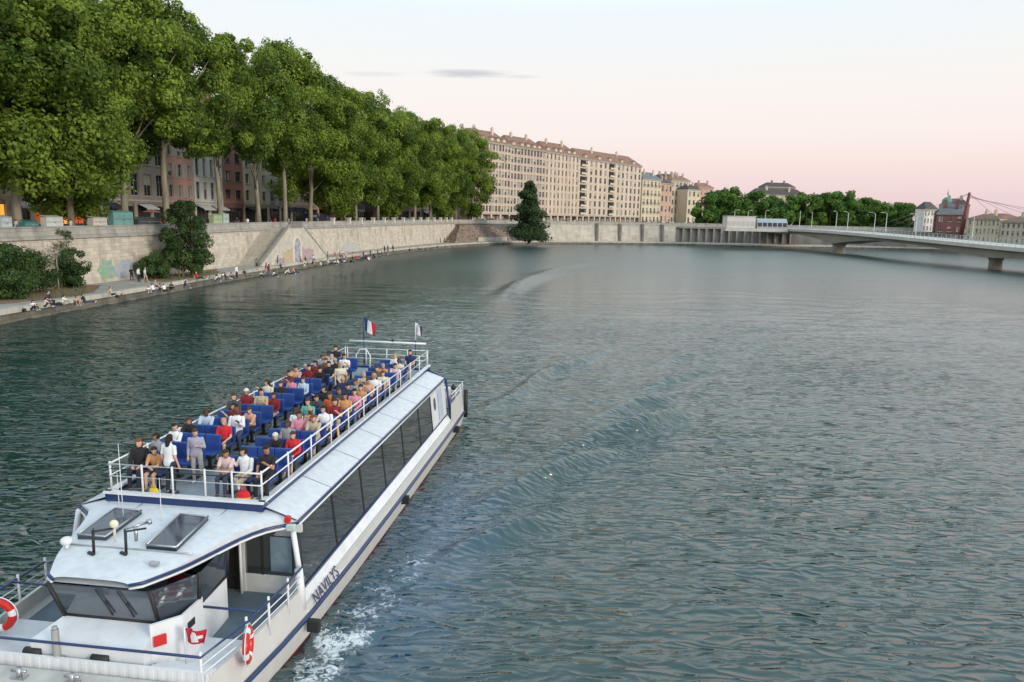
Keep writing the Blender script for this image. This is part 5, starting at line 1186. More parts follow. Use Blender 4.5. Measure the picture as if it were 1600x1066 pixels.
# planted soil beds
def bed(pxs, name='planting_bed'):
    vs = [ground(x, y, 1.2) for x, y in pxs]; g = MB(); n = len(vs); c_ = sum(vs, Vector())/n
    out_ = []
    for a, b in zip(vs, vs[1:]+vs[:1]):
        for k in range(4):
            q = a.lerp(b, k/4); q = q+Vector((random.uniform(-.25,.25), random.uniform(-.25,.25), 0)); out_.append((q.x, q.y, 1.215))
    g.add([(c_.x, c_.y, 1.26)]+out_, [(0, i+1, (i+1)%len(out_)+1) for i in range(len(out_))]); tag(g.build(name, M_soil), kind='structure')
bed([(-30,478),(30,473),(75,468),(128,461),(150,455),(160,446),(100,444),(0,452)]); bed([(228,440),(262,441),(300,437),(345,426),(338,420),(290,424),(235,430)])
g = MB()
for i in range(900):
    x, y = random.choice([(random.uniform(-20,135), random.uniform(450,466)), (random.uniform(230,340), random.uniform(424,438))])
    p = ground(x, y, 1.21); h_ = random.uniform(.12,.45); a = random.uniform(0,6.28); dx, dy = .06*math.cos(a), .06*math.sin(a)
    g.add([(p.x-dx,p.y-dy,1.2),(p.x+dx,p.y+dy,1.2),(p.x+random.uniform(-.12,.12),p.y+random.uniform(-.12,.12),1.2+h_)], [(0,1,2)])
go = g.build('grass', mat('grass_green', (.07,.12,.03), .8, .4, 3)); tag(go, 'tufts of grass and weeds around the shrubs on the lower quay', 'grass', kind='stuff')

# ------------------------------------------------------------------ buildings
M_roof = mat('clay_tile_roof', (.24,.14,.10), .9, .35, 1.2, bump=.2); M_roofd = mat('dark_roof', (.07,.062,.06), .8, .3, .8); M_slate = mat('slate_roof', (.14,.15,.17), .7, .25, .8)
M_glassw = glass_mat('window_glass', (.035,.04,.045), .1, 1.5); M_frame = mat('window_frame_paint', (.50,.48,.44), .6, .12, 3); M_framed = mat('dark_window_frame', (.05,.05,.055), .5, .2, 3)
M_shop = glass_mat('shop_glass', (.03,.025,.02), .12, 1.5); M_lit = mat('lit_shop_window', (.6,.25,.05), .6, .4, 1.5, emit=((1.0,.42,.06), .9)); M_litr = mat('lit_cafe_interior', (.35,.06,.02), .6, .5, 1.2, emit=((1.0,.18,.03), .28))
M_curt = mat('window_curtain', (.42,.40,.35), .9, .2, 2)
M_shut = mat('shutter_paint', (.42,.40,.36), .7, .15, 3)
def wallm(name, c, var=.12): return mat(name, c, .9, var, .35, streak=True, col2=tuple(min(1,x*(1+var)) for x in c))
def window_mesh(w_, h_, fm, style):
    g = MB(); g.box(-w_/2, w_/2, .02, .05, 0, h_, mi=1)
    e = .07
    g.box(-w_/2, -w_/2+e, -.03, .02, 0, h_); g.box(w_/2-e, w_/2, -.03, .02, 0, h_); g.box(-w_/2+e, w_/2-e, -.03, .02, 0, e); g.box(-w_/2+e, w_/2-e, -.03, .02, h_-e, h_)
    g.box(-.03, .03, -.025, .02, e, h_-e); g.box(-w_/2+e, w_/2-e, -.02, .019, h_*.66, h_*.66+.05)
    if style == 'sill': g.box(-w_/2-.1, w_/2+.1, -.42, -.24, -.14, -.02)
    if style == 'shutters':
        g.box(-w_/2-.1, w_/2+.1, -.42, -.24, -.14, -.02)
        for s in (-1,1): g.box(*sorted((s*(w_/2+.02), s*(w_/2+.5*w_))), -.30, -.255, 0, h_, mi=2)
    if style == 'balcony':
        g.box(-w_/2-.3, w_/2+.3, -.85, -.24, -.2, -.05); 
        for k in range(9): x = -w_/2-.28+(w_+.56)*k/8; g.box(x-.025, x+.025, -.84, -.80, -.05, .9, mi=1)
        g.box(-w_/2-.3, w_/2+.3, -.86, -.78, .9, .96, mi=1)
    return g
def building(name, label, A, B, z0, H_, floors, bays, depth=14, wall=None, roof=None, roof_h=3, wf=.42, hf=.6, gh=0, style='sill', frame=None, chim=2, group=None, cat='building', glassm=None, parapet=False, bays_style=None, hip=True):
    A, B = Vector(A[:2]), Vector(B[:2]); d = B-A; W = d.length; d.normalize(); rz = math.atan2(d.y, d.x)
    t = thing(name, label, cat, (A.x, A.y, z0), rz, group)
    fl = (H_-gh)/floors; bw_ = W/bays; ww = bw_*wf; wh_ = fl*hf; fr = frame or M_frame
    g = MB()
    for f in range(floors):
        zb = gh+f*fl
        for b_ in range(bays):
            x0 = b_*bw_; wx0 = x0+(bw_-ww)/2; wx1 = wx0+ww; zs0 = zb+(fl-wh_)*.45; zs1 = zs0+wh_
            xs = [x0, wx0, wx1, x0+bw_]; zz = [zb, zs0, zs1, zb+fl]
            for i in range(3):
                for j in range(3):
                    if i == 1 and j == 1: continue
                    g.add([(xs[i],0,zz[j]),(xs[i+1],0,zz[j]),(xs[i+1],0,zz[j+1]),(xs[i],0,zz[j+1])], [(0,1,2,3)])
            g.add([(wx0,0,zs0),(wx1,0,zs0),(wx1,0,zs1),(wx0,0,zs1),(wx0,.25,zs0),(wx1,.25,zs0),(wx1,.25,zs1),(wx0,.25,zs1)], [(0,4,5,1),(1,5,6,2),(2,6,7,3),(3,7,4,0)])
    g.add([(0,depth,0),(W,depth,0),(W,depth,H_),(0,depth,H_),(0,0,0),(W,0,0),(W,0,H_),(0,0,H_)], [(1,0,3,2),(0,4,7,3),(5,1,2,6)])
    if gh: g.add([(0,0,gh-.6),(W,0,gh-.6),(W,0,gh),(0,0,gh)], [(0,1,2,3)])
    g.build('wall', wall, t)
    wm = window_mesh(ww, wh_, fr, style); first = None; cnt = 0; wr_ = random.Random(len(name)+int(W*10)); variants = []
    for f in range(floors):
        for b_ in range(bays):
            if cnt >= 100: break
            zb = gh+f*fl+(fl-wh_)*.45
            if first is None:
                o = wm.build('window', [fr, glassm or M_glassw, M_shut], t); first = o; variants = [o.data]
                for kind_ in (0, 1):
                    v_ = window_mesh(ww, wh_, fr, style)
                    if kind_ == 0: v_.box(-ww/2+.08, ww/2-.08, -.012, .018, wh_*wr_.uniform(.35,.6), wh_-.08, mi=3)
                    else: v_.box(-ww/2+.08, -ww*.12, -.012, .018, .08, wh_-.08, mi=3); v_.box(ww*.16, ww/2-.08, -.012, .018, .08, wh_-.08, mi=3)
                    q_ = v_.build('window', [fr, glassm or M_glassw, M_shut, M_curt], t); variants.append(q_.data); bpy.data.objects.remove(q_)
            else: o = bpy.data.objects.new('window', wr_.choice([variants[0], variants[0], variants[1], variants[2]])); C.objects.link(o); o.parent = t
            o.location = (b_*bw_+bw_/2, .26, zb); cnt += 1
    c_ = MB(); c_.box(-.15, W+.15, -.35, .0, H_-.45, H_-.1); c_.box(-.2, W+.2, -.5, .0, H_-.1, H_+.08)
    if gh: cb_ = MB(); cb_.box(-.02, W+.02, -.2, -.003, gh-.25, gh); cb_.build('string_course', fr if frame else M_shut, t)
    c_.build('cornice', fr if frame else M_shut, t)
    r = MB(); e = .55; rm = depth/2
    hx = min(3.5, W*.25) if hip else 0
    r.add([(-e*.3,-e,H_+.09),(W+e*.3,-e,H_+.09),(W+e*.3,depth+e,H_+.09),(-e*.3,depth+e,H_+.09),(hx,rm,H_+roof_h),(W-hx,rm,H_+roof_h)], [(0,1,5,4),(1,2,5),(2,3,4,5),(3,0,4),(3,2,1,0)])
    ro = r.build('roof', roof or M_roof, t)
    for k in range(chim):
        g = MB(); x = W*(k+.7)/(chim+.4); y = rm-random.uniform(.5,2.5); g.box(x-.6,x+.6,y-.35,y+.35,H_+roof_h*.5,H_+roof_h+1.1)
        for q in (-.35,0,.35): g.tube([(x+q,y,H_+roof_h+1.1),(x+q,y,H_+roof_h+1.6)], .11, 6)
        g.build('chimney', wall, ro)
    return t, W, gh
FAC = offset(W_, 24)
def row_building(name, label, px0, px1, H_, floors, bays, wc, **kw):
    a = at_px(FAC, px0, 9); b = at_px(FAC, px1, 9)
    if not a or not b: return None
    z = street_z(a[0].y)
    k = dict(gh=4.6); k.update(kw)
    return building(name, label, a[0], b[0], z, H_, floors, bays, wall=wc, **k)
def shopfront(t, W, x0, x1, gh, m, awn=None, label=None):
    g = MB(); g.box(x0, x1, .3, .34, .1, gh-1.2); sf = g.build('shop_window', m, t)
    g = MB()
    n = max(2, int((x1-x0)/1.4))
    for k in range(n+1): x = x0+(x1-x0)*k/n; g.box(x-.05, x+.05, .22, .3, .1, gh-1.2)
    g.box(x0, x1, .2, .3, gh-1.25, gh-1.1); g.box(x0, x1, .15, .3, 0, .45); g.build('shop_frame', M_framed, sf)
    if awn:
        g = MB(); g.add([(x0,0,gh-.7),(x1,0,gh-.7),(x1,-1.8,gh-1.5),(x0,-1.8,gh-1.5),(x1,-1.8,gh-1.75),(x0,-1.8,gh-1.75)], [(0,3,2,1),(3,5,4,2)]); g.build('awning', awn, t)
def ground_floor(t, W, gh, pier, mats):
    n = len(mats)
    for k in range(n+1):
        g = MB(); x = W*k/n; g.box(max(0.01,x-.45), min(W-.01,x+.45), .0, .35, 0, gh-.6); g.build('ground_floor_pier', pier, t)
    g = MB(); g.box(0.01, W-.01, .36, .6, 0, gh-.6); g.build('ground_floor_wall', pier, t)
    for k, (m, aw) in enumerate(mats): shopfront(t, W, W*k/n+.45, W*(k+1)/n-.45, gh, m, aw)
W_beige = wallm('beige_render', (.52,.45,.35)); W_brown = wallm('brown_render', (.36,.31,.26)); W_pink = wallm('salmon_render', (.52,.31,.24)); W_grey = wallm('grey_render', (.46,.46,.44)); W_brick = wallm('red_render', (.34,.17,.13)); W_cream = wallm('cream_render', (.60,.52,.38)); W_yel = wallm('ochre_render', (.50,.36,.18)); W_white = wallm('white_render', (.66,.64,.60))
aw_d = cloth((.02,.025,.04)); aw_r = cloth((.35,.03,.03)); aw_w = cloth((.5,.5,.46))
RB = [('stone_building','beige stone town house at the far left behind the first trunks',-70,52,23,4,7,W_beige,[(M_shop,None),(M_lit,None),(M_shop,aw_w)],{}),
 ('cafe_building','beige house with dark awning and glowing cafe at street level',52,112,22,4,4,wallm('stone_beige', (.50,.44,.36)),[(M_litr,aw_d),(M_lit,None)],{}),
 ('restaurant_building','ochre house with orange lit restaurant front',112,158,25,5,3,W_yel,[(M_litr,None),(M_litr,aw_r)],{}),
 ('town_house','dark grey brown house with large white curtained windows',158,262,22,3,5,W_brown,[(M_shop,aw_d),(M_shop,None),(M_shop,aw_w),(M_shop,None)],dict(wf=.6,hf=.7,frame=M_frame)),
 ('town_house','salmon coloured house with brown shutters',262,306,25,5,3,W_pink,[(M_shop,aw_d),(M_shop,None)],dict(style='shutters')),
 ('town_house','white and grey house with tall stone framed windows',306,350,24,4,4,W_white,[(M_shop,aw_w),(M_shop,aw_w)],dict(wf=.5,hf=.74)),
 ('town_house','narrow red brick coloured house with grey windows',350,382,25,5,2,W_brick,[(M_shop,None)],dict(wf=.5,hf=.5,frame=M_slate)),
 ('town_house','cream house with small arched shop behind the forked tree',382,420,24,5,3,W_cream,[(M_shop,aw_d),(M_shop,None)],{}),
 ('town_house','pale grey house right of the cream one with balconies',420,456,25,5,3,W_grey,[(M_shop,None),(M_shop,aw_d)],dict(style='balcony')),
 ('town_house','cream white house behind the dark blue van',456,498,24,5,4,W_cream,[(M_shop,aw_d),(M_shop,None)],dict(style='shutters')),
 ('town_house','salmon house right of the dark blue van',498,534,25,5,4,W_pink,[(M_shop,aw_r),(M_shop,None)],{}),
 ('town_house','grey house with red shop awning left of the round tower',534,572,23,5,4,W_beige,[(M_shop,aw_r),(M_shop,aw_w)],{}),
 ('office_building','grey glass fronted building right of the round tower',596,640,20,5,6,W_grey,[(M_shop,None),(M_shop,None)],dict(wf=.7,hf=.7,frame=M_framed)),
 ('town_house','cream house near the far end of the plane trees',640,676,24,5,5,W_cream,[(M_shop,None),(M_shop,aw_w)],{}),
 ('town_house','pinkish house at the end of the left street row',676,708,24,5,5,wallm('pale_pink_render', (.46,.34,.27)),[(M_shop,None)],{})]
for nm, lb, a, b, H_, fl, by, wc, shops, kw in RB:
    r = row_building(nm, lb, a, b, H_, fl, by, wc, **kw)
    if r: ground_floor(r[0], r[1], 4.6, wc, shops)
# round tower with conical roof
p, tt = at_px(offset(W_, 18), 585, 9)
t = thing('round_tower', 'round grey brown corner tower with conical red brown roof among the plane trees', 'tower', (p.x, p.y, street_z(p.y)))
g = MB(); g.tube([(0,0,0),(0,0,9.5)], 3.0, 24, smooth=True); g.build('wall', wallm('tower_stone', (.17,.14,.12)), t)
g = MB(); g.tube([(0,0,9.5),(0,0,9.8),(0,0,13.5)], [3.6,3.4,.1], 24, smooth=False); g.build('roof', M_roof, t)
for k in range(6):
    for z in (1.2, 5.2):
        a = k*math.pi/3+.4; M = Matrix.Rotation(a, 4, 'Z'); g = MB(); g.box(2.95, 3.04, -.5, .5, z, z+2.2, M=M); g.build('window', M_glassw, t)

# long apartment blocks facing the bend
LA, LB = Vector((-15.6,292)), Vector((66,398))
def on_line(px):
    lo, hi = -.4, 3.0
    for _ in range(60):
        m_ = (lo+hi)/2; p = LA.lerp(LB, m_)
        if proj_x((p.x,p.y,10)) < px: lo = m_
        else: hi = m_
    return LA.lerp(LB, lo)
W_a = wallm('apartment_cream', (.60,.49,.385), .08); W_b = wallm('apartment_pink_cream', (.58,.46,.38), .08); W_c = wallm('apartment_yellow_cream', (.62,.525,.42), .08)
def apt(name, label, a, b, H_, fl, by, wc, **kw):
    k = dict(depth=13, gh=3.6, roof_h=5.2, wf=.70, hf=.70, chim=2, frame=None); k.update(kw)
    r = building(name, label, on_line(a), on_line(b), 8.0, H_, fl, by, wall=wc, **k)
    W = r[1]; n = max(3, int(W/5))
    for i in range(n+1):
        x = W*i/n; g = MB(); g.box(max(0,x-.5), min(W,x+.5), 0, .6, 0, 3.0); g.build('arcade_pier', wc, r[0])
    g = MB(); g.box(0, W, 2.6, 2.8, 0, 3.6); g.build('arcade_back', W_brown, r[0])
    bw3 = W/by; fl3 = (H_-k['gh'])/fl
    for i in range(0, by+1, 3):
        g = MB(); x = min(W-.2, max(.2, i*bw3)); g.box(x-.18, x+.18, -.16, -.004, k['gh'], H_-.46); g.build('wall_pilaster', wc, r[0])
    for f in range(1, fl):
        g = MB(); z = k['gh']+f*fl3; g.box(.05, W-.05, -.10, -.006, z-.10, z+.12); g.build('floor_band', wc, r[0])
    ro_ = [c for c in r[0].children if c.name.startswith('roof')][0]
    for i in range(5):
        g = MB(); x = W*(i+.6)/5.3+random.uniform(-1,1); g.box(x-.9, x+.9, .4, 3.2, H_+.3, H_+1.9); g.add([(x-1.05,.2,H_+1.9),(x+1.05,.2,H_+1.9),(x+1.05,3.4,H_+1.9),(x-1.05,3.4,H_+1.9),(x,.2,H_+2.6),(x,3.4,H_+2.6)], [(0,1,4),(1,2,5,4),(2,3,5),(3,0,4,5)], 1)
        g.build('dormer', [wc, M_roof], ro_)
    return r
apt('apartment_building', 'leftmost cream apartment block with tiled roof beyond the plane trees', 738, 796, 31.0, 8, 12, W_a)
apt('apartment_building', 'middle pinkish apartment block with a grid of windows behind the conifer', 796, 850, 30.6, 8, 11, W_b)
apt('apartment_building', 'plain narrow cream apartment block with slim windows left of the balconies', 850, 902, 30.4, 8, 9, W_a, wf=.40)
r = apt('apartment_building', 'rightmost cream apartment block with dark loggias facing the bend', 902, 999, 29.6, 7, 14, W_c, wf=.46)
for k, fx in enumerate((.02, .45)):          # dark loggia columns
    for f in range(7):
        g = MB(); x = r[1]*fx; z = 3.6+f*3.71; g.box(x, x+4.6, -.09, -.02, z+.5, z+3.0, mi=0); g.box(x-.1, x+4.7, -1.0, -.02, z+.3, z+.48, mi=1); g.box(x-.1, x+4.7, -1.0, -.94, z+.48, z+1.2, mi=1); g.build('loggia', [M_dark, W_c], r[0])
# smaller houses to the right
def far_house(name, label, xa, xb, D0, D1, base_y, H_, fl, by, wc, **kw):
    if 1000 <= xa < 1100: D0, D1, H_ = D0*1.2, D1*1.2, H_*1.32
    da = px_ray(xa, base_y); db = px_ray(xb, base_y); A = Vector((da.x/da.y*D0, D0)); B = Vector((db.x/db.y*D1, D1))
    k = dict(depth=8, wf=.45, hf=.55, chim=2); k.update(kw); z0 = k.pop('z0', 8.0)
    return building(name, label, A, B, z0, H_, fl, by, wall=wc, **k)
far_house('town_house', 'narrow dark roofed house with balcony right of the apartment blocks', 1001, 1030, 336, 350, 345, 18, 5, 5, W_cream, roof=M_slate, roof_h=4, style='balcony')
far_house('town_house', 'pink house in the small group left of the green trees', 1030, 1048, 350, 358, 345, 17, 4, 3, wallm('rose_render', (.50,.34,.26)), roof=M_roofd)
far_house('town_house', 'tall pale house with reddish brown roof and chimneys left of the trees', 1046, 1075, 362, 374, 345, 19, 5, 5, W_beige, roof=M_roof, chim=3)
far_house('town_house', 'low pale yellow house at the end of the small group', 1072, 1092, 360, 366, 345, 15, 4, 3, W_cream, roof=M_roofd)
far_house('town_house', 'distant orange brown gabled house half behind the trees', 1088, 1112, 385, 395, 345, 17, 4, 3, W_pink, roof=M_roof)
far_house('town_house', 'dark roofed block with tall chimneys rising behind the small houses', 1026, 1062, 372, 380, 345, 20, 5, 4, W_brown, roof=M_roofd, chim=4)
far_house('museum_building', 'large pale building with dark stepped roof above the far trees', 1176, 1256, 470, 480, 330, 19, 4, 10, W_beige, roof=M_roofd, roof_h=4, z0=8)
far_house('attic_storey', 'dark roofed upper storey rising behind the large pale building', 1192, 1240, 495, 500, 330, 25, 2, 6, wallm('brown_attic', (.22,.17,.14)), roof=M_roofd, roof_h=3, z0=8)
far_house('town_house', 'white gabled house at the right end of the far trees', 1442, 1462, 300, 306, 350, 9.0, 3, 4, W_white, roof=M_roofd, z0=7.5, depth=3.5, chim=0)
far_house('brick_building', 'deep red building beside the inclined bridge mast', 1462, 1506, 304, 300, 350, 8.0, 2, 3, wallm('deep_red', (.19,.08,.075)), roof=M_slate, z0=7.0, roof_h=4)
far_house('stone_building', 'dark gabled building with green domed roof behind the red one', 1466, 1512, 345, 340, 350, 12.5, 3, 5, W_brown, roof=M_roofd, z0=7)
far_house('quay_building', 'long beige quayside building right of the mast', 1512, 1562, 290, 270, 352, 9.0, 3, 8, W_cream, roof=M_roof, z0=4.0, roof_h=2)
far_house('quay_building', 'pale beige quayside building at the right edge of the photo', 1564, 1640, 268, 245, 352, 8.0, 3, 9, W_beige, roof=M_roof, z0=4.0, roof_h=2)
far_house('quay_building', 'distant beige building seen under the left span of the bridge', 1322, 1408, 340, 330, 372, 6.5, 1, 8, W_cream, roof=M_roof, z0=1.2, roof_h=.5, chim=0)
p = px_ray(1484, 330); g = MB(); D = 343
t = thing('green_dome', 'small green copper dome on the skyline left of the mast', 'dome', (p.x/p.y*D, D+3, 20.0)); g.ball((0,0,1), (2.2,2.2,2.2)); g.tube([(0,0,-2.5),(0,0,1)], 2.0, 16); g.tube([(0,0,4),(0,0,6.5)], [.3,.05], 8); g.build('dome_shell', mat('copper_green', (.10,.28,.22), .7, .25, 1), t)
# inclined mast with stays
d0, d1 = px_ray(1501, 362), px_ray(1515, 301); D = 292
A_ = Vector((d0.x/d0.y*D, D, CAM_H+d0.z/d0.y*D)); B_ = Vector((d1.x/d1.y*D, D, CAM_H+d1.z/d1.y*D))
t = thing('bridge_mast', 'tall inclined dark red footbridge mast with thin cables on the right skyline', 'mast', (A_.x, A_.y, 4)); q = B_-Vector((A_.x, A_.y, 4)); 
g = MB(); g.tube([(0,0,0), q*.5, q], [.9,.8,.45], 10); g.build('mast_pole', mat('mast_red', (.16,.04,.035), .6, .2, 1), t)
m_cb = mat('cable_grey', (.3,.25,.25), .6, .1, 1)
for k in range(5): g = MB(); g.tube([q*(.98-.02*k), (q.x+14+9*k, q.y-6-6*k, 5)], .06, 4); g.build('stay_cable', m_cb, t)
for k in range(3): g = MB(); g.tube([q*.98, (q.x-22-6*k, 8, 4)], .05, 4); g.build('stay_cable', m_cb, t)

# far trees
FT = []
for k in range(3): FT.append(plane_crown(51+k, 15, 6.2, 40, 190, .85, [(.10,.5),(.25,.9),(.5,1.0),(.75,.8),(.95,.35)], (1.3,2.4), M_leaf5)[0])
FTT = trunk_mb(15, .35, [(2,1,9),(-2,1,10),(1,-2,11)], 3, nl=4).build('trunk', M_bark2); ftm = FTT.data; bpy.data.objects.remove(FTT)
ft = [(1104,300,1.02),(1122,306,1.0),(1141,302,1.1),(1160,310,1.0),(1180,303,.98),(1200,312,.92),(1219,304,.90),(1240,312,.92),(1259,305,1.0),(1278,312,1.1),(1297,305,1.02),(1316,312,1.08),(1334,305,.95),(1352,312,.98),(1370,305,.9),(1388,312,.92),(1406,304,.85),(1424,308,.85)]
ORDT = ['leftmost']+ORD[1:]
for i, (x, D, s_) in enumerate(ft):
    D += 18; d = px_ray(x, 345); t = thing('quay_tree', 'round green tree beyond the bridge approach, '+ORDT[i]+' from the left in its row', 'tree', (d.x/d.y*D, D, 7.6), i*1.3, 'green trees along the far quay'); t.scale = (s_*1.02, s_*1.02, s_*(1.02 if i < 12 else .92))
    o = bpy.data.objects.new('crown', FT[i%3]); C.objects.link(o); o.parent = t; o = bpy.data.objects.new('trunk', ftm); C.objects.link(o); o.parent = t

# ------------------------------------------------------------------ bridge
P1 = Vector((104.6, 300)); P2 = Vector((118.0, 100)); bd = (P2-P1).normalized(); bn = Vector((-bd.y, bd.x))     # bn: to the right of view? kept away from camera side
if bn.x < 0: bn = -bn
br = thing('road_bridge', 'low pale concrete road bridge on wide piers crossing the river at the right', 'bridge', (P1.x, P1.y, 0), math.atan2(bd.y, bd.x))
def br_z(s): return float(np.interp(s, [-30,0,25,45,83,121,150,200], [7.6,7.7,7.8,7.7,6.9,5.9,5.3,4.6]))
sgn_ = 1 if (Matrix.Rotation(math.atan2(bd.y, bd.x), 2) @ Vector((0,1))).dot(bn) > 0 else -1
def brs(s, y): return (s, sgn_*y)
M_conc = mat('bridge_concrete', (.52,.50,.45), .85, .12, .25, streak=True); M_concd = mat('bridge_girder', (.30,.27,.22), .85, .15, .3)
g = MB(); g2 = MB(); ra = []; rb = []
for k in range(61):
    s = -28+k*3.8; z = br_z(s)
    pier = min(abs(s-45), abs(s-121)); gd = 1.0+(2.6 if s < 85 else 1.3)*max(0, 1-pier/30)**1.6
    ra.append([(*brs(s,0), z-.9), (*brs(s,0), z), (*brs(s,12), z), (*brs(s,12), z-.9)]); rb.append([(*brs(s,1.4), z-gd-.9), (*brs(s,.9), z-.89), (*brs(s,11.1), z-.89), (*brs(s,10.6), z-gd-.9)])
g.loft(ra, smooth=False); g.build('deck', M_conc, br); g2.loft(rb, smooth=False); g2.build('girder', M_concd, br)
for s, hw_, dd in ((45, 1.7, 3.9), (121, 1.3, 2.7)):
    z = br_z(s)-dd; g = MB()
    rr = [[(s+hw_*f*math.cos(a), sgn_*4.2+(2.6 if s < 85 else 1.9)*f*math.sin(a), zz) for a in [2*math.pi*j/20 for j in range(20)]] for zz, f in ((-2,1.0),(1,.85),(z-1.2,.85),(z+.2,1.15))]
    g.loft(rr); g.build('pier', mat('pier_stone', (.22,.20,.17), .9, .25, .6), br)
for y in (.15, 11.85):
    g = MB()
    for h_, r0 in ((1.05,.05),(.7,.03),(.35,.03)): g.tube([(*brs(-28+k*3.8, y), br_z(-28+k*3.8)+h_) for k in range(61)], r0, 5)
    for k in range(114): s = -28+k*2.0; g.box(s-.04, s+.04, sgn_*y-.04, sgn_*y+.04, br_z(s), br_z(s)+1.05)
    g.build('railing', mat('railing_pale', (.42,.46,.46), .6, .1, 1), br)
# small footbridge of the quay under the left span
M_post = mat('lamp_post_pale', (.62,.60,.56), .5, .1, 2)
lamp0 = None
for i, (x, row) in enumerate([(1147,0),(1168,1),(1195,0),(1216,1),(1249,0),(1268,1),(1306,0),(1324,1),(1366,0),(1384,1),(1431,0),(1520,1)]):
    y = .9 if row == 0 else 11.1
    lo, hi = -28, 195                                   # station on the bridge seen at that column
    def wp(s): v = Vector((s, sgn_*y)); q = Matrix.Rotation(math.atan2(bd.y, bd.x), 2) @ v; return Vector((P1.x+q.x, P1.y+q.y))
    if x < 1215:
        d = px_ray(x, 350); D = 296+8*row; p = Vector((d.x/d.y*D, D)); z = 8.1
    else:
        for _ in range(50):
            m_ = (lo+hi)/2; q = wp(m_)
            if proj_x((q.x,q.y,9)) < x: lo = m_
            else: hi = m_
        p = wp(lo); z = br_z(lo)
    lab = ('pale lamp post on the road bridge, '+(ORD[i-3] if i > 3 else 'first')+' from its left end') if x >= 1215 else ['pale lamp post behind the left part of the white cabin','pale lamp post behind the right part of the white cabin','pale lamp post behind the glazed shelter','pale lamp post behind the glazed shelter'][i]
    if lamp0 is None:
        lamp0 = thing('street_lamp', lab, 'street lamp', (p.x,p.y,z), 0, 'street lamps on the bridge approach')
        g = MB(); g.tube([(0,0,0),(0,0,1),(0,0,6.2)], [.16,.11,.07], 8); g.build('post', M_post, lamp0)
        g = MB(); g.tube([(0,0,6.1),(.5,0,6.5),(1.3,0,6.6)], .05, 6); g.bevbox(1.0,1.9,-.18,.18,6.52,6.68,.05); g.build('lamp_head', M_post, lamp0)
        t = lamp0
    else:
        t = copy_tree(lamp0); t.location = (p.x,p.y,z); t.rotation_euler.z = .3*i; t['label'] = lab; t['group'] = 'street lamps on the bridge' if x >= 1215 else 'street lamps on the bridge approach'
# pavilions beside the approach
def pavilion(name, label, x0, x1, ybot, D, h_, m, m2, curved):
    a, b = px_ray(x0, ybot), px_ray(x1, ybot); A = Vector((a.x/a.y*D, D)); B = Vector((b.x/b.y*D, D)); z0 = CAM_H+a.z/a.y*D; W = (B-A).length
    t = thing(name, label, 'pavilion', (A.x, A.y, z0)); g = MB()
    if curved: g.loft([[(x, 0, 0),(x, 6, 0),(x, 6, h_*.6),(x, 4.5, h_),(x, 1.5, h_),(x, 0, h_*.6)] for x in (0, W*.9, W)], smooth=False)
    else: g.bevbox(0, W, 0, 6, 0, h_, .15); g.box(-.2, W+.2, -.2, 6.2, h_, h_+.2)
    g.build('shell', m, t); g = MB(); n = 6
    for k in range(n): g.box(W*(k+.12)/n, W*(k+.88)/n, -.05, -.01, h_*.2, h_*.58)
    g.build('panel', m2, t); g = MB(); g.box(-.3, W+.3, -.3, 6.3, -1.2, 0); g.build('plinth', M_conc, t)
pavilion('white_cabin', 'white flat roofed cabin beside the bridge approach', 1135, 1180, 356, 284, 4.3, mat('cabin_white', (.62,.60,.55), .7, .08, .4), mat('cabin_panel', (.50,.49,.46), .7, .1, 1), False)
pavilion('glass_shelter', 'blue grey glazed shelter right of the white cabin', 1183, 1230, 357, 286, 3.8, mat('shelter_blue_grey', (.32,.38,.42), .4, .15, .6), M_glassw, True)

# ------------------------------------------------------------------ street furniture and vehicles
def book_box(x0, x1, h_, col, label, off=.32, legs=True):
    a = at_px(offset(W_, off), x0, 8.2); b = at_px(offset(W_, off), x1, 8.2)
    A, B = a[0], b[0]; W = (B-A).length; rz = math.atan2((B-A).y, (B-A).x); z = wall_z(A.y)+.01
    t = thing('bookseller_box', label, 'market box', (A.x, A.y, z), rz, None)
    m = mat('box_paint', col, .6, .18, 1.2); g = MB(); g.bevbox(0, W, -.25, .55, 0, h_, .03); g.build('case', m, t)
    g = MB(); g.add([(0,-.30,h_),(W,-.30,h_),(W,.6,h_+.18),(0,.6,h_+.18),(0,-.30,h_+.05),(W,-.30,h_+.05),(W,.6,h_+.23),(0,.6,h_+.23)], [(3,2,1,0),(4,5,6,7),(0,1,5,4),(1,2,6,5),(2,3,7,6),(3,0,4,7)]); g.build('lid', m, t)
    g = MB(); g.box(.1, W-.1, -.262, -.252, h_*.45, h_*.52); g.box(W/2-.1, W/2+.1, -.28, -.262, h_*.3, h_*.5); g.build('hinge_bar', M_steel, t)
book_box(0, 16, 1.0, (.42,.46,.47), 'pale grey box on the parapet at the far left')
book_box(36, 58, .5, (.05,.17,.16), 'low dark teal box on the parapet left of the white box')
book_box(70, 96, 1.0, (.50,.54,.50), 'white box on the parapet in front of the cafe')
book_box(143, 165, .9, (.50,.47,.40), 'cream box on the parapet left of the tall teal box')
book_box(175, 206, 1.6, (.14,.30,.28), 'tall teal box on the parapet')
book_box(214, 248, .8, (.05,.06,.06), 'dark green box on the parapet right of the tall teal box')
book_box(332, 345, 1.25, (.34,.42,.24), 'yellow green panel box on the parapet left of the staircase')
book_box(347, 356, 1.4, (.34,.46,.40), 'mint green tall box on the parapet left of the staircase')
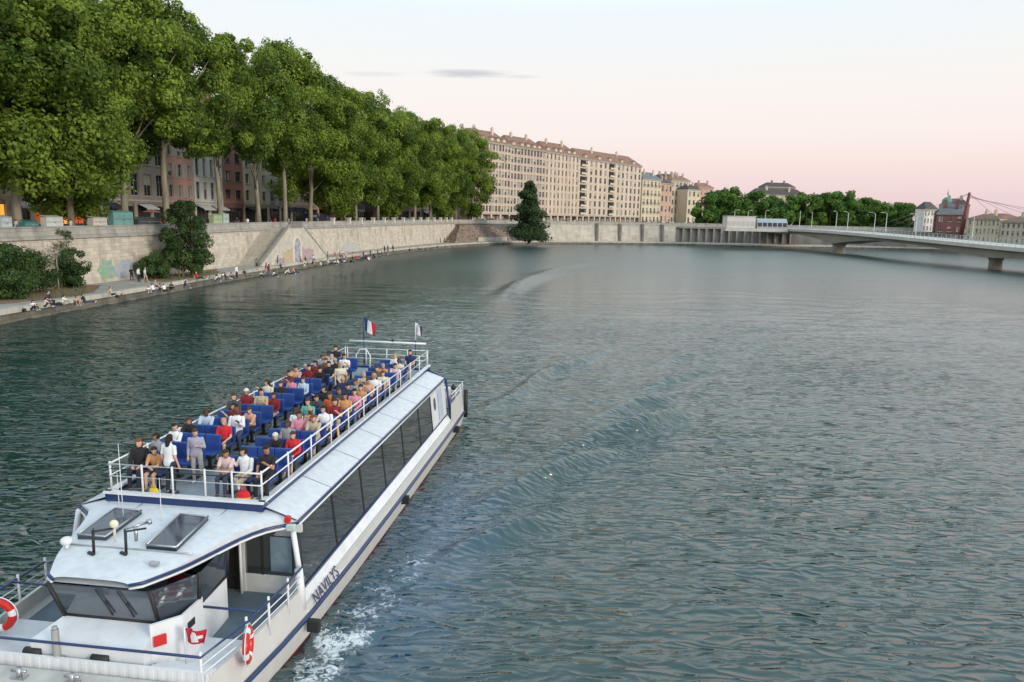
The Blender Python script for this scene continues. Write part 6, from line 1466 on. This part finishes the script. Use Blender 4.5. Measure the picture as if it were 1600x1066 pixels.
def parasol(px, off, label, col, h_=3.0):
    r = at_px(offset(W_, off), px, 9); p = r[0]; t = thing('parasol', label, 'parasol', (p.x, p.y, street_z(p.y)))
    g = MB(); g.tube([(0,0,0),(0,0,h_)], .03, 6); g.build('pole', M_steel, t)
    g = MB(); n = 8; g.add([(0,0,h_)]+[(1.4*math.cos(2*math.pi*k/n), 1.4*math.sin(2*math.pi*k/n), h_-.45) for k in range(n)]+[(0,0,h_-.08)], [(0,k+1,(k+1)%n+1) for k in range(n)]+[(n+1,(k+1)%n+1,k+1) for k in range(n)]); g.build('canopy', cloth(col), t)
parasol(84, 8, 'closed dark red cafe parasol before the lit cafe', (.25,.03,.03)); parasol(237, 8, 'pink cafe parasol near the dark box', (.5,.2,.22)); parasol(168, 9, 'dark parasol by the orange restaurant', (.05,.04,.04))
def vehicle(kind, px, off, label, col, stripe=None, name='parked_car', group=None):
    r = at_px(offset(W_, off), px, 8.5)
    if not r: return
    p, tt = r; t = thing(name, label, 'van' if kind == 'van' else 'car', (p.x, p.y, street_z(p.y)-.08), math.atan2(tt.y, tt.x), group)
    paint = mat('car_paint', col, .3, .05, 2, coat=.4); L_, H2, w2 = (5.6, 2.6, 1.0) if kind == 'van' else (4.3, 1.45, .88)
    if kind == 'van': prof = [(-L_/2,.4),(L_/2,.4),(L_/2,1.2),(L_/2-.5,1.35),(L_/2-1.3,H2-.1),(L_/2-1.6,H2),(-L_/2,H2)]
    else: prof = [(-L_/2,.35),(L_/2,.35),(L_/2,.75),(L_/2-.9,.9),(L_/2-1.7,1.42),(-.9,1.45),(-L_/2+.5,.95),(-L_/2,.85)]
    g = MB(); n = len(prof); vs = [(x,-w2,z) for x,z in prof]+[(x,w2,z) for x,z in prof]
    g.add(vs, [tuple(range(n)), tuple(range(2*n-1,n-1,-1))]+[(i,n+i,n+(i+1)%n,(i+1)%n) for i in range(n)]); g.build('body', paint, t)
    g = MB()
    for s in (-1,1):
        if kind == 'van': g.add([(L_/2-1.35,s*(w2+.01),1.4),(L_/2-.6,s*(w2+.01),1.4),(L_/2-1.25,s*(w2+.01),H2-.25),(L_/2-1.9,s*(w2+.01),H2-.25),(L_/2-1.9,s*(w2+.01),1.4)], [(0,1,2,3,4)[::s]])
        else: g.add([(-L_/2+.8,s*(w2+.01),.95),(L_/2-1.1,s*(w2+.01),.93),(L_/2-1.8,s*(w2+.01),1.36),(-.9,s*(w2+.01),1.38)], [(0,1,2,3)[::s]])
    g.build('window', M_glassw, t)
    if stripe: g = MB(); g.box(-L_/2+.3, L_/2-2.2, -w2-.015, -w2-.004, 1.7, 2.15); g.box(-L_/2+.3, L_/2-2.2, w2+.004, w2+.015, 1.7, 2.15); g.build('stripe', cloth(stripe), t)
    for x in (-L_/2+.9, L_/2-.9):
        for s in (-1,1):
            g = MB(); g.tube([(x,s*(w2-.2),.33),(x,s*(w2+.02),.33)], .33, 16, mi=0, smooth=False); g.tube([(x,s*(w2+.0),.33),(x,s*(w2+.04),.33)], .19, 12, mi=1, smooth=False); g.build('wheel', [M_black, M_steel], t)
vehicle('van', 488, 13, 'dark blue delivery van with white stripe parked under the plane trees', (.012,.02,.10), (.7,.72,.8), 'delivery_van')
vehicle('van', 512, 14, 'purple grey van right of the striped van', (.08,.07,.13), None, 'delivery_van')
cars = [(640,(.4,.4,.42)),(655,(.02,.02,.03)),(752,(.62,.62,.62)),(766,(.03,.03,.04)),(786,(.5,.5,.52)),(806,(.62,.62,.6)),(866,(.6,.6,.6)),(884,(.05,.05,.06)),(902,(.55,.55,.56)),(1006,(.5,.08,.04)),(1018,(.62,.62,.62)),(1030,(.10,.12,.16)),(1042,(.6,.6,.6)),(1056,(.4,.42,.45)),(1076,(.6,.6,.62))]
cn = {0:'grey',1:'black',2:'white',3:'black',4:'silver',5:'white',6:'white',7:'black',8:'silver',9:'red',10:'white',11:'dark blue',12:'white',13:'grey',14:'white'}
wh = ['under the far plane trees','at the end of the far plane trees','before the leftmost apartment block','behind the rubble steps','left of the conifer top','left of the conifer above the shrub','right of the conifer above the far wall','in the middle above the far wall','before the balconied apartment block','at the left of the car row by the small houses','right of the red car','between two white cars by the small houses','right of the dark blue car','above the right end of the pale wall','near the left end of the far trees']
for i, (px, col) in enumerate(cars): vehicle('car', px, 3.4, f'{cn[i]} parked car {wh[i]}', col)
# rubble steps with people between near wall and conifer
ri = at_px(offset(W_, -.2), 722, 2)
p, tt = ri; t = thing('rubble_steps', 'reddish grey stepped stone slope rising to the street left of the conifer', 'steps', (p.x, p.y, 1.2), math.atan2(tt.y, tt.x))
g = MB(); ns2 = 9
for k in range(ns2):
    z1_ = (k+1)*.65; x0 = -14+k*1.3; g.box(x0, 24, -6.5+k*.62, .2, k*.65, z1_)
g.build('terrace', mat('rubble_stone', (.24,.185,.15), .95, .4, .8, bump=.5), t)
g = MB(); rd = random.Random(4)
for k in range(90):
    x = rd.uniform(-13,23); kk = rd.randrange(ns2); y = -6.4+kk*.62; s = rd.uniform(.2,.6)
    if x < -14+kk*1.3: continue
    g.ball((x, y+.2, (kk+1)*.65+s*.2), (s, s*.7, s*.6), 0, 1)
g.build('boulder_heap', mat('boulder_stone', (.20,.17,.14), .95, .45, 2), t)['kind'] = 'stuff'
g = MB(); g.box(0, 20, -6.72, -6.60, .1, 1.6); g.build('white_band', mat('pale_band', (.42,.40,.36), .9, .3, .8), t)
